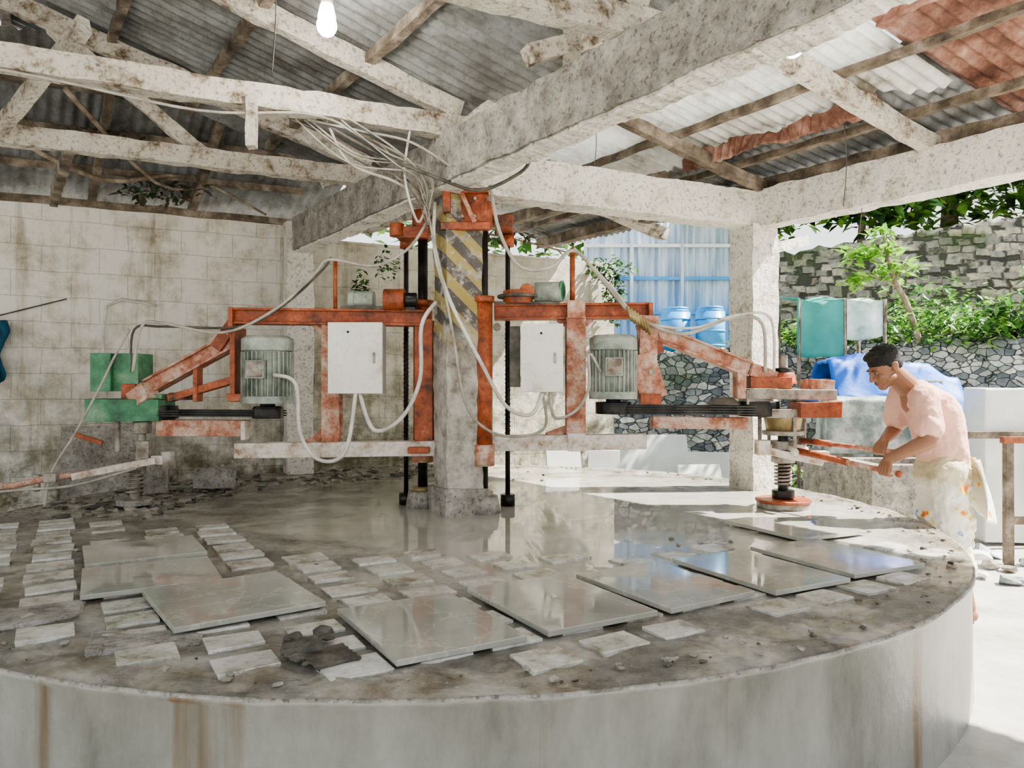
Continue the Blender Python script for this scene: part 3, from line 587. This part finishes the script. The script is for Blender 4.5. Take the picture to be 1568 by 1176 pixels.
C([(-2.52,4.95,1.78),(-2.62,4.95,1.60),(-2.70,4.92,1.40),(-2.85,4.9,1.10),(-3.0,4.9,.85),(-3.05,4.9,.62)],.008,M_cable)
C([(-.14,4.84,2.70),(-.08,4.82,2.40),(.05,4.85,2.18),(.25,4.9,2.18),(.41,4.95,2.30),(.60,4.95,2.10),(.80,4.95,1.88),(1.12,4.95,1.75),(1.46,5,1.86),(1.68,5.05,1.83),(1.72,5.1,1.50)],.012,M_cable)
C([(.41,4.97,2.32),(.66,4.97,2.06),(.86,4.97,1.84),(1.2,4.97,1.79),(1.5,5,1.88),(1.74,5.05,1.86),(1.78,5.1,1.50)],.009,M_hose)
C([(.58,4.9,1.5),(.50,4.88,1.62),(.50,4.88,1.40),(.42,4.9,1.25),(.28,4.9,1.2),(.25,4.92,1.37)],.010,M_cable)
for k in range(7): C([(.76+.02*k,4.93,1.93-.015*k),(.775+.02*k,4.92,1.87-.015*k),(.79+.02*k,4.95,1.84-.015*k)],.012,M_brass)
b.cyl((.41,Y,1.95),(.41,Y,2.32),.018,M_red,seg=10); b.cyl((-1.2,Y,1.92),(-1.2,Y,2.26),.014,M_red,seg=10); b.sph((.41,Y-.06,2.31),.03,M_red,seg=10)
b.obj('machine_cables',E)
b=MB(); C=b.tube
C([G(-4,-.36,2.98),G(-2.4,-.36,2.96),G(-1.5,-.36,2.90),G(-.9,-.36,2.97),(-.85,4.55,2.90),(-.60,4.7,2.78),(-.52,4.86,2.60)],.008,M_cable)
C([(-1.1,4.42,3.0),(-.98,4.5,2.75),(-.72,4.6,2.66),(-.56,4.8,2.58),(-.54,4.86,2.45)],.009,M_cable)
C([(-1.15,4.42,2.98),(-.8,4.5,2.80),(-.45,4.6,2.68),(-.2,4.65,2.62),(.05,4.62,2.72),(.12,4.55,2.80)],.011,M_dark)
C([(-1.2,4.4,2.97),(-.9,4.45,2.92),(-.6,4.55,2.88),(-.3,4.6,2.70),(-.16,4.8,2.66)],.008,M_cable)
C([(-.62,4.6,3.0),(-.66,4.62,2.7),(-.60,4.75,2.45),(-.56,4.86,2.56)],.008,M_hose)
for k in range(9):
    x0=-1.25+random.uniform(-.1,.3); C([(x0,4.4,2.98+random.uniform(-.03,.05)),(x0+.3,4.5,2.80+random.uniform(-.1,.08)),(-.62+random.uniform(-.05,.1),4.65,2.70+random.uniform(-.08,.08)),(-.54,4.84,2.50+random.uniform(-.1,.1))],random.uniform(.004,.007),random.choice([M_cable,M_dark,M_dwood]),6)
b.obj('overhead_cables')
b=MB()
for (s,t,z0,z1) in ((-1.3,-1.0,3.6,2.9),(1.2,-.1,3.4,2.95),(2.3,-1.2,3.2,2.6),(.9,.6,3.4,2.8),(2.72,-1.0,3.0,2.5)):
    p=G(s,t,z0); q=G(s,t,z1); b.tube([p,p.lerp(q,.5)+V((.02,0,0)),q],.003,M_dark,5)
b.obj('hanging_wires')

def bulb(x,y,z,ztop):
    b=MB(); b.sph((x,y,z),(.05,.05,.055),M_bulb,seg=20); b.cyl((x,y,z+.04),(x,y,z+.10),.045,M_bulb,.032,seg=20); b.cyl((x,y,z+.10),(x,y,z+.17),.03,M_box); b.cyl((x,y,z+.17),(x,y,ztop),.004,M_dark,seg=6); b.obj('light_bulb')
    l=bpy.data.lights.new('bulb_glow','POINT'); l.energy=20; l.shadow_soft_size=.06; l.color=(1,.97,.9); o=bpy.data.objects.new('bulb_glow',l); o.location=(x,y,z-.10); bpy.context.scene.collection.objects.link(o)
bulb(-.925,3.75,3.21,3.6); bulb(1.40,3.74,3.10,3.5)

# ------------------------------------------------------------------ left clutter
b=MB(); b.box((-3.38,6.22,.55),(.62,.05,1.05),M_grey,R=Matrix.Rotation(.43,3,'Z')@Matrix.Rotation(-.12,3,'X')); b.obj('leaning_stone_slab')
def clf(u,v):
    wd=.30+.05*v-.10*math.exp(-((v-.45)/.12)**2); return G(-2.50+wd*(u-.5)+.012*math.sin(v*17),2.70-.03*math.sin(u*19+v*3)-.03*math.sin(v*9),1.46+.48*v-.03*math.sin(u*9)*(1-v))
b=MB(); b.sheet(clf,30,30,M_cloth)
o=b.obj('hanging_cloth'); sd=o.modifiers.new('s','SOLIDIFY'); sd.thickness=.012
b=MB(); b.tube([G(-2.5,2.74,1.95),G(-2.2,2.74,2.05),G(-1.9,2.74,2.15)],.006,M_dark); b.tube([G(-1.6,2.74,1.3),G(-1.6,2.74,2.1),G(-1.2,2.74,2.12)],.012,M_hose,8,3); b.obj('wall_conduit')
b=MB(); b.box((-2.75,5.75,ZP+.14),(.22,.04,.26),M_grey,rz=.2,jit=.01); b.box((-2.35,5.95,ZP+.1),(.3,.12,.16),M_grey,rz=.4,jit=.02); b.obj('stone_offcuts')

# ------------------------------------------------------------------ outdoors
def stonewall(name,x0,y0,x1,y1,z0,z1a,z1b,m,th=.5):
    b=MB(); n=int(math.hypot(x1-x0,y1-y0)/.10); mz=int((max(z1a,z1b)-z0)/.10); d=V((x1-x0,y1-y0,0)).normalized(); nn=V((d.y,-d.x,0))
    def fn(u,v):
        i=u*n; top=z1a+(z1b-z1a)*u+.10*noise.noise(V((i*.5,0,0))); p=V((x0,y0,0)).lerp(V((x1,y1,0)),u)
        if v>.999: q=p-nn*th; return (q.x,q.y,top)
        v=min(1,v*(mz+1)/mz); q=p+nn*(.06*noise.noise(V((i*.9,v*mz*.9,0)))-.25*v); return (q.x,q.y,z0+(top-z0)*v)
    b.sheet(fn,n,mz+1,m); b.obj(name,recalc=False)
stonewall('stone_retaining_wall',1.2,9.9,11,8.3,0,1.85,2.15,M_stone)
stonewall('stone_retaining_wall',4.6,13.0,12,11.2,1.8,3.7,4.7,M_stone2)
b=MB(); b.quad([(1.2,10.2,1.84),(11,8.7,2.0),(16,30,2.4),(-3,30,2.0)],M_soil); b.quad([(4.8,13.4,3.6),(12,11.6,4.4),(18,30,5.5),(4.8,30,5)],M_soil); b.obj('terrace_ground')
b=MB(); b.sheet(lambda u,v:(1.2+2.6*u,12+.02*math.sin(2*math.pi*u*24),1.8+2.2*v),192,4,M_bsheet)
b.box((2.5,11.95,3.62),(2.7,.06,.05),M_wslab); b.box((2.5,11.95,3.1),(2.7,.05,.05),M_blue); b.box((2.5,11.95,2.55),(2.7,.05,.04),M_blue)
for x in (1.9,2.7,3.5): b.box((x,11.93,2.9),(.05,.05,2.2),M_bsheet)
b.box((3.4,11.6,4.02),(1.5,1.2,.08),M_wslab); b.box((2.5,13,2.9),(2.5,.1,2.2),M_bsheet)
b.obj('corrugated_outbuilding')
for x,y in ((2.30,10.55),(2.76,10.45)):
    b=MB(); b.cyl((x,y,1.85),(x,y,2.42),.20,M_blue,seg=28); 
    for z in (1.95,2.15,2.32): b.cyl((x,y,z-.012),(x,y,z+.012),.208,M_blue,seg=28)
    b.cyl((x,y,2.42),(x,y,2.46),.20,M_blue,.17,seg=28); b.cyl((x,y,2.455),(x,y,2.49),.175,M_blue,seg=28); b.obj('blue_plastic_barrel')
def drape(name,fn,nx,ny,m,th=.015):
    b=MB(); b.sheet(fn,nx,ny,m); o=b.obj(name); s=o.modifiers.new('s','SOLIDIFY'); s.thickness=th; return o
drape('teal_tarp_canopy',lambda u,v:V((3.16+.54*u,9.0-.7*min(v*2,1)+.015*math.sin(u*9),2.46-.10*min(v*2,1)+.012*math.sin(u*9+v*3)-.62*max(0,v-.5)/.5-.03*math.sin(u*math.pi))),24,24,M_teal)
drape('pale_sheet_cover',lambda u,v:V((3.68+.46*u,9.0-.7*min(v*2,1)+.02*math.sin(u*8),2.47-.02*u-.10*min(v*2,1)-.46*max(0,v-.5)/.5*(1-.15*u)-.03*math.sin(u*math.pi)+.01*math.sin(v*13))),20,20,M_ltarp)
b=MB()
for x,y in ((3.18,8.32),(3.69,8.32),(4.13,8.32),(3.18,8.95),(4.13,8.95)): b.cyl((x,y,0),(x,y,2.36),.022,M_dwood,seg=8)
b.obj('canopy_posts')
def tf(u,v):
    prof=abs(v-.5)*2; z=1.64+.06*math.sin(u*5)-(.42*max(0,prof-.45)/.55)+.06*noise.noise(V((u*6,v*6,0)))-.12*max(0,u-.8)*4
    return V((3.12+1.3*u,7.2+.8*v,z))
drape('blue_tarp_cover',tf,30,30,M_tarp)
b=MB(); b.box((3.75,7.6,.74),(1.0,.55,1.45),M_block,jit=.03); b.obj('covered_stone_stack',bevel=.02)
b=MB(); b.beam((2.85,6.9,1.05),(3.62,6.75,1.05),.5,.50,M_block,6,.03); b.beam((2.9,6.9,0),(2.9,6.9,.82),.3,.4,M_grey,3,.02); b.beam((3.5,6.8,0),(3.5,6.8,.82),.3,.4,M_grey,3,.02); b.obj('rough_marble_block',bevel=.02)
b=MB()
x0,x1,y0,y1=2.75,3.45,5.75,6.35
for (c,d) in (((x0+.04,6.05,.40),(.08,.6,.8)),((x1-.04,6.05,.40),(.08,.6,.8)),(((x0+x1)/2,y0+.04,.40),(.62,.08,.8)),(((x0+x1)/2,y1-.04,.40),(.62,.08,.8)),(((x0+x1)/2,6.05,.65),(.6,.5,.05))): b.box(c,d,M_grey,jit=.006)
b.obj('concrete_water_tank',bevel=.008)
b=MB()
for x in (3.90,4.6):
    for y in (5.9,6.5): b.box((x,y,.5),(.06,.06,1.0),M_dwood,jit=.006)
b.box((4.25,5.9,.98),(.8,.06,.05),M_red); b.box((4.25,6.5,.98),(.8,.07,.06),M_dwood); b.box((4.25,5.9,.35),(.7,.05,.06),M_dwood); b.obj('timber_stand')
b=MB(); b.box((4.42,6.75,.70),(.55,.32,1.38),M_wslab,jit=.02); b.obj('pale_stone_block',bevel=.015)
for (x,y,w,h,rz,tilt) in ((.58,7.9,.38,.9,.2,.25),(.95,7.75,.34,.75,-.1,.3),(1.55,8.6,1.1,.85,.1,.3),(2.25,8.2,.7,.7,-.2,.35),(2.0,7.6,.5,.62,.25,.4)):
    b=MB(); b.box((0,0,h/2),(w,.03,h),M_wslab,jit=.01); o=b.obj('leaning_marble_slab',bevel=.003); o.location=(x,y,0); o.rotation_euler=(-tilt,0,rz)
b=MB()
for k in range(120): b.rock((random.uniform(3.3,6.5),random.uniform(5.3,8.0),.03),random.uniform(.03,.10),random.choice([M_rock,M_block,M_wslab]))
b.obj('loose_stones')
b=MB(); b.box((4.5,5.2,.12),(.7,.12,.1),M_dwood,rz=.3,jit=.01); b.box((4.6,5.5,.2),(.8,.1,.08),M_cream,rz=-.1,jit=.01); b.obj('timber_offcuts')

def leaves(name,clusters,mats,size=.09,stems=None):
    b=MB(); 
    for (c,r,n) in clusters:
        for k in range(n):
            d=V((random.gauss(0,1),random.gauss(0,1),random.gauss(0,1))); d=d.normalized()*random.random()**.4
            p=V((c[0]+d.x*r[0],c[1]+d.y*r[1],c[2]+d.z*r[2])); s=size*random.uniform(.6,1.4)
            ax=V((random.uniform(-1,1),random.uniform(-1,1),random.uniform(-.7,.3))).normalized(); sd=ax.cross(V((random.uniform(-.4,.4),random.uniform(-.4,.4),1))).normalized(); nn=sd.cross(ax)
            b.add([p,p+ax*s*.45+sd*s*.26+nn*s*.06,p+ax*s,p+ax*s*.45-sd*s*.26+nn*s*.06],[(0,1,2,3)],random.choice(mats),False)
    if stems:
        for pts,r in stems: b.tube(pts,r,M_trunk,8,4,r2=r*.4)
    return b.obj(name,recalc=False)
leaves('hillside_trees',[((4,17,6),(3,2,2.4),3600),((9,15,6.3),(4,2,1.8),4400),((14,14,6),(3,2,2),1500),((0,18,6),(4,2,3),1800),((6.2,13.2,4.9),(1.5,.8,.8),900)],[L1,L2,L2,L3],.34,
  [([(4,17,2),(4.2,17,5)],.2),([(9,15.5,4),(8.8,15,6.5)],.2),([(6.2,13.4,3.6),(6.2,13.2,5)],.08)])
leaves('overhanging_branch',[((5.2,8.2,4.05),(1.5,.8,.28),900),((4.2,9,3.9),(.9,.6,.25),300)],[L1,L1,L2,LF],.11,[([(7.5,9.5,3.4),(6,8.8,3.9),(4.6,8.3,3.9),(3.9,8.2,3.7)],.05)])
leaves('terrace_shrubs',[((4.2,9.9,2.05),(.9,.4,.3),700),((5.6,9.6,2.15),(1.2,.5,.30),900),((7.0,9.5,2.3),(1.2,.5,.40),1000),((5.9,10.6,2.5),(1,.7,.45),500),((7.6,10,2.8),(.8,.6,.6),600),((3.3,9.9,1.95),(.5,.3,.2),200)],[L1,L2,L2,L3],.13,
  [([(5.6,9.6,1.9),(5.6,9.6,2.2)],.03),([(7.0,9.5,1.9),(7.0,9.5,2.4)],.03)])
leaves('young_tree',[((4.45,9.3,3.05),(.33,.3,.13),90),((4.75,9.3,2.85),(.28,.3,.12),80),((4.25,9.3,2.75),(.2,.2,.15),45),((4.55,9.3,3.30),(.2,.2,.10),30)],[L1],.16,
  [([(5.15,9.5,1.95),(4.95,9.4,2.4),(4.7,9.3,2.8),(4.6,9.3,3.3)],.045),([(4.85,9.35,2.6),(4.5,9.3,2.75),(4.2,9.3,2.85)],.02),([(4.75,9.3,2.75),(4.9,9.3,3.0)],.015)])
leaves('wall_vines',[(G(.62,2.65,2.25),(.08,.08,.34),160),(G(.62,2.65,1.85),(.07,.05,.3),70),(G(.85,2.6,2.62),(.15,.1,.18),80),(G(3.55,2.6,2.4),(.14,.12,.32),300),(G(3.5,2.6,2.75),(.3,.15,.15),200)],[L2,L3,L3],.07)
leaves('dry_roof_creeper',[(G(-1.2,2.5,3.10),(.4,.2,.12),120),(G(-1.7,1.9,3.3),(.35,.25,.12),90),(G(1.7,2.4,2.95),(.9,.2,.10),160)],[LD,LD,L3],.09,
  [([G(-2.4,2.2,3.4),G(-1.7,2.3,3.1),G(-1.0,2.5,3.25),G(-.3,2.6,3.0)],.025),([G(-2.0,1.4,3.5),G(-1.3,2.2,3.1),G(-.8,2.6,3.2)],.02),([G(.8,2.4,2.9),G(1.8,2.5,3.0),G(2.8,2.4,2.85)],.02)])
leaves('ground_weeds',[((1.3,8.3,.25),(.5,.3,.18),220),((2.9,8.8,.4),(.6,.3,.3),260),((5.3,8.2,.5),(.9,.4,.3),380),((2.1,6.5,.35),(.12,.15,.3),60)],[L1,L2],.10)

# ------------------------------------------------------------------ man
E=empty('man')
b=MB(); S=M_skin
def remesh(o,vs,sm=4,f=.5):
    m=o.modifiers.new('r','REMESH'); m.mode='VOXEL'; m.voxel_size=vs; m.use_smooth_shade=True
    if sm: q=o.modifiers.new('sm','SMOOTH'); q.iterations=sm; q.factor=f
shL=V((2.43,4.41,1.335)); elL=V((2.425,4.36,1.09)); shR=V((2.47,4.78,1.345)); elR=V((2.47,4.84,1.13))
g1=HB1a.lerp(HB1b,.90); g2=HB2a.lerp(HB2b,.86)
def hand(b,el,g,A,Bb,ts):
    bd=(Bb-A).normalized(); fd=(g-el).normalized(); n2=(fd-bd*fd.dot(bd)).normalized(); n1=bd.cross(n2)
    if n1.z<0: n1=-n1
    k=.015+.0085; wrist=g-n2*.062+n1*.040
    for i in range(4):
        o=bd*(i-1.5)*.0205
        b.limb([wrist+o*.45,g+o+n1*(k+.004)-n2*.012,g+o+n1*(k*.72)+n2*.018],[.016,.0135,.0105],S)
        ends=[-150,-165,-155,-125][i if ts<0 else 3-i]; pts=[];rs=[]
        for q in range(6):
            a=math.radians(45+(ends-45)*q/5); pts.append(g+o+(n2*math.cos(a)+n1*math.sin(a))*(k+.001)); rs.append(.0095-.0006*q)
        b.limb(pts,rs,S)
    tb=bd*ts
    b.limb([wrist+tb*.012-n1*.006,g-n2*(k+.010)+tb*.036+n1*.004,g-n2*(k*.7)+tb*.042-n1*(k*.75),g+n2*.002+tb*.036-n1*(k+.008)],[.015,.0115,.0105,.0085],S)
    return wrist
w1=hand(b,elL,g1,HB1a,HB1b,-1); w2=hand(b,elR,g2,HB2a,HB2b,-1)
b.limb([shL,shL.lerp(elL,.5),elL,elL.lerp(w1,.3),w1],[.060,.055,.047,.046,.029],S)
b.limb([shR,shR.lerp(elR,.5),elR,elR.lerp(w2,.3),w2],[.060,.055,.047,.046,.029],S)
Fd=V((-.885,-.10,-.455)).normalized(); Sd=Fd.cross(V((0,0,1))).normalized(); Ud=Sd.cross(Fd).normalized()
HR=Matrix((( Sd.x,Fd.x,Ud.x),(Sd.y,Fd.y,Ud.y),(Sd.z,Fd.z,Ud.z)))
HC=V((2.275,4.58,1.520)); K=1.08
def H(x,y,z): return HC+HR@V((x*K,y*K,z*K))
def hs(c,r,m,sg=20): 
    r=r if hasattr(r,'__len__') else (r,r,r); b.sph(H(*c),tuple(q*K for q in r),m,HR,sg)
hs((0,-.012,.025),(.073,.092,.086),S); hs((0,.028,-.035),(.058,.064,.072),S); hs((0,.058,-.088),(.030,.026,.024),S)
hs((0,.074,.020),(.050,.018,.013),S); b.limb([H(0,.086,.010),H(0,.102,-.018),H(0,.106,-.030)],[.008,.011,.013],S)
hs((.012,.094,-.033),.009,S); hs((-.012,.094,-.033),.009,S); hs((.038,.066,-.025),(.02,.018,.018),S); hs((-.038,.066,-.025),(.02,.018,.018),S)
hs((.048,.02,-.055),(.018,.035,.02),S); hs((-.048,.02,-.055),(.018,.035,.02),S)
hs((0,.084,-.058),(.022,.010,.007),S); hs((0,.080,-.069),(.019,.010,.008),S)
for sx in (1,-1):
    hs((sx*.076,-.012,-.008),(.010,.019,.031),S); hs((sx*.082,-.020,.006),(.006,.015,.018),S)
NB=V((2.445,4.60,1.385)); b.limb([H(0,-.03,-.045),NB,NB+V((.03,0,-.08))],[.062,.070,.085],S)
hipL=V((2.61,4.51,.90)); knL=V((2.635,4.49,.50)); anL=V((2.72,4.47,.09)); hipR=V((2.65,4.69,.90)); knR=V((2.70,4.72,.50)); anR=V((2.80,4.74,.09))
for kn,an in ((knL,anL),(knR,anR)):
    b.limb([kn,kn.lerp(an,.3),kn.lerp(an,.75),an],[.055,.058,.042,.037],S)
    fd=V((-.97,-.2,0)).normalized(); sd=V((fd.y,-fd.x,0))
    b.sph(an+V((0,0,-.05))-fd*.02,(.035,.033,.036),S); b.limb([an+V((0,0,-.035)),an+fd*.09+V((0,0,-.055)),an+fd*.14+V((0,0,-.062))],[.036,.031,.022],S)
    for i in range(5):
        o=sd*(i-2)*.017; b.limb([an+fd*.13+o+V((0,0,-.068)),an+fd*(.185-.007*abs(i-1))+o*1.1+V((0,0,-.074))],[.012,.009],S)
o=b.obj('skin_body',E); remesh(o,.0045,2,.4)
b=MB()
for sx in (1,-1):
    hs((sx*.030,.0785,.002),(.010,.007,.0045),M_sclera,12); hs((sx*.031,.0845,.001),(.0045,.003,.004),M_pupil,10)
    b.limb([H(sx*.016,.092,.020),H(sx*.030,.091,.024),H(sx*.046,.080,.018)],[.0022,.003,.002],M_hair)
hs((0,.090,-.059),(.017,.006,.003),M_lip,12); hs((0,.087,-.067),(.015,.006,.004),M_lip,12)
b.obj('face_features',E)
b=MB()
hs((0,-.016,.050),(.079,.095,.078),M_hair); hs((0,-.050,.008),(.068,.054,.056),M_hair); hs((0,.044,.090),(.054,.046,.028),M_hair)
for k in range(150):
    a=random.uniform(0,6.28); e=random.uniform(.35,1.5); d=V((math.cos(a)*math.cos(e)*.077,math.sin(a)*math.cos(e)*.092-.016,math.sin(e)*.077+.050)); 
    if d.y>.045 and d.z<.09: continue
    b.limb([H(*d),H(*(d+V((random.uniform(-.006,.006),random.uniform(.002,.012),.006))))],[.007,.003],M_hair)
for sx in (1,-1): hs((sx*.070,.008,.030),(.009,.013,.024),M_hair)
o=b.obj('hair',E); remesh(o,.0035,2,.5)
b=MB(); S=M_shirt
sp=[(2.640,.93,.138,.165),(2.635,1.00,.142,.165),(2.620,1.08,.145,.168),(2.605,1.17,.150,.178),(2.575,1.25,.150,.190),(2.530,1.32,.132,.190),(2.490,1.365,.098,.150),(2.465,1.395,.072,.092)]
for (a,c) in zip(sp,sp[1:]):
    for q in range(4):
        t=q/4; x,z,rx,ry=[a[i]+(c[i]-a[i])*t for i in range(4)]
        b.sph((x,4.60,z),(rx,ry,.055),S,Matrix.Rotation(-.25,3,'Y'),24)
for sh,el in ((shL,elL),(shR,elR)):
    b.limb([sh.lerp(V((2.52,4.6,1.34)),.35),sh,sh.lerp(el,.3),sh.lerp(el,.66)],[.080,.076,.078,.084],S)
o=b.obj('tshirt',E); remesh(o,.007,6,.5)
tx=bpy.data.textures.new('wrinkle','CLOUDS'); tx.noise_scale=.07
d=o.modifiers.new('d','DISPLACE'); d.texture=tx; d.strength=.026; d.mid_level=.5; d.texture_coords='GLOBAL'
b=MB(); S=M_sack
b.sph((2.64,4.60,.93),(.145,.165,.09),S); b.sph((2.645,4.60,.86),(.150,.170,.11),S)
b.limb([hipL,hipL.lerp(knL,.5),knL,knL.lerp(anL,.45)],[.110,.100,.088,.088],S); b.limb([hipR,hipR.lerp(knR,.5),knR,knR.lerp(anR,.55)],[.110,.10,.085,.080],S)
for k in range(10):
    t=k/9; b.sph((2.635+.025*t,4.60,.90-.44*t),(.148+.010*math.sin(k*1.3),.178+.01*math.cos(k),.06),S)
o=b.obj('sack_trousers',E); remesh(o,.008,5,.5)
d=o.modifiers.new('d','DISPLACE'); d.texture=tx; d.strength=.035; d.mid_level=.5; d.texture_coords='GLOBAL'
b=MB()
def cf(u,v):
    a=-1.1+2.1*u; r=.155+.13*v*(1-.4*v)+.02*math.sin(u*14+v*3); return V((2.65+r*math.cos(a)*1.1,4.60+(r+.02)*math.sin(a),.97-.34*v-.05*math.sin(u*5)*v))
b.sheet(cf,24,16,M_sack)
o=b.obj('tied_cloth',E); s=o.modifiers.new('s','SOLIDIFY'); s.thickness=.006

# ------------------------------------------------------------------ lights / world / camera
w=bpy.data.worlds.new('World'); bpy.context.scene.world=w; w.use_nodes=True; nt=w.node_tree; bg=nt.nodes['Background']
tc=nt.nodes.new('ShaderNodeTexCoord'); sp_=nt.nodes.new('ShaderNodeSeparateXYZ'); nt.links.new(tc.outputs['Generated'],sp_.inputs[0])
r=_ramp(nt,[(0,(1,.99,.96)),(.6,(.80,.90,1))]); nt.links.new(sp_.outputs[2],r.inputs[0]); nt.links.new(r.outputs[0],bg.inputs[0]); bg.inputs[1].default_value=1.65
l=bpy.data.lights.new('sun','SUN'); l.energy=22; l.angle=.012; l.color=(1,.96,.88); o=bpy.data.objects.new('sun',l); bpy.context.scene.collection.objects.link(o)
sd=V((.80,.06,1.0)).normalized(); o.rotation_euler=sd.to_track_quat('Z','Y').to_euler()
bpy.context.scene.view_settings.look='AgX - Medium High Contrast'
cam=bpy.data.cameras.new('camera'); cam.sensor_width=36; cam.lens=26.4; o=bpy.data.objects.new('camera',cam); o.location=(0,0,1.42); o.rotation_euler=(math.radians(90),0,0)
cam.clip_start=.05; cam.clip_end=200
bpy.context.scene.collection.objects.link(o); bpy.context.scene.camera=o
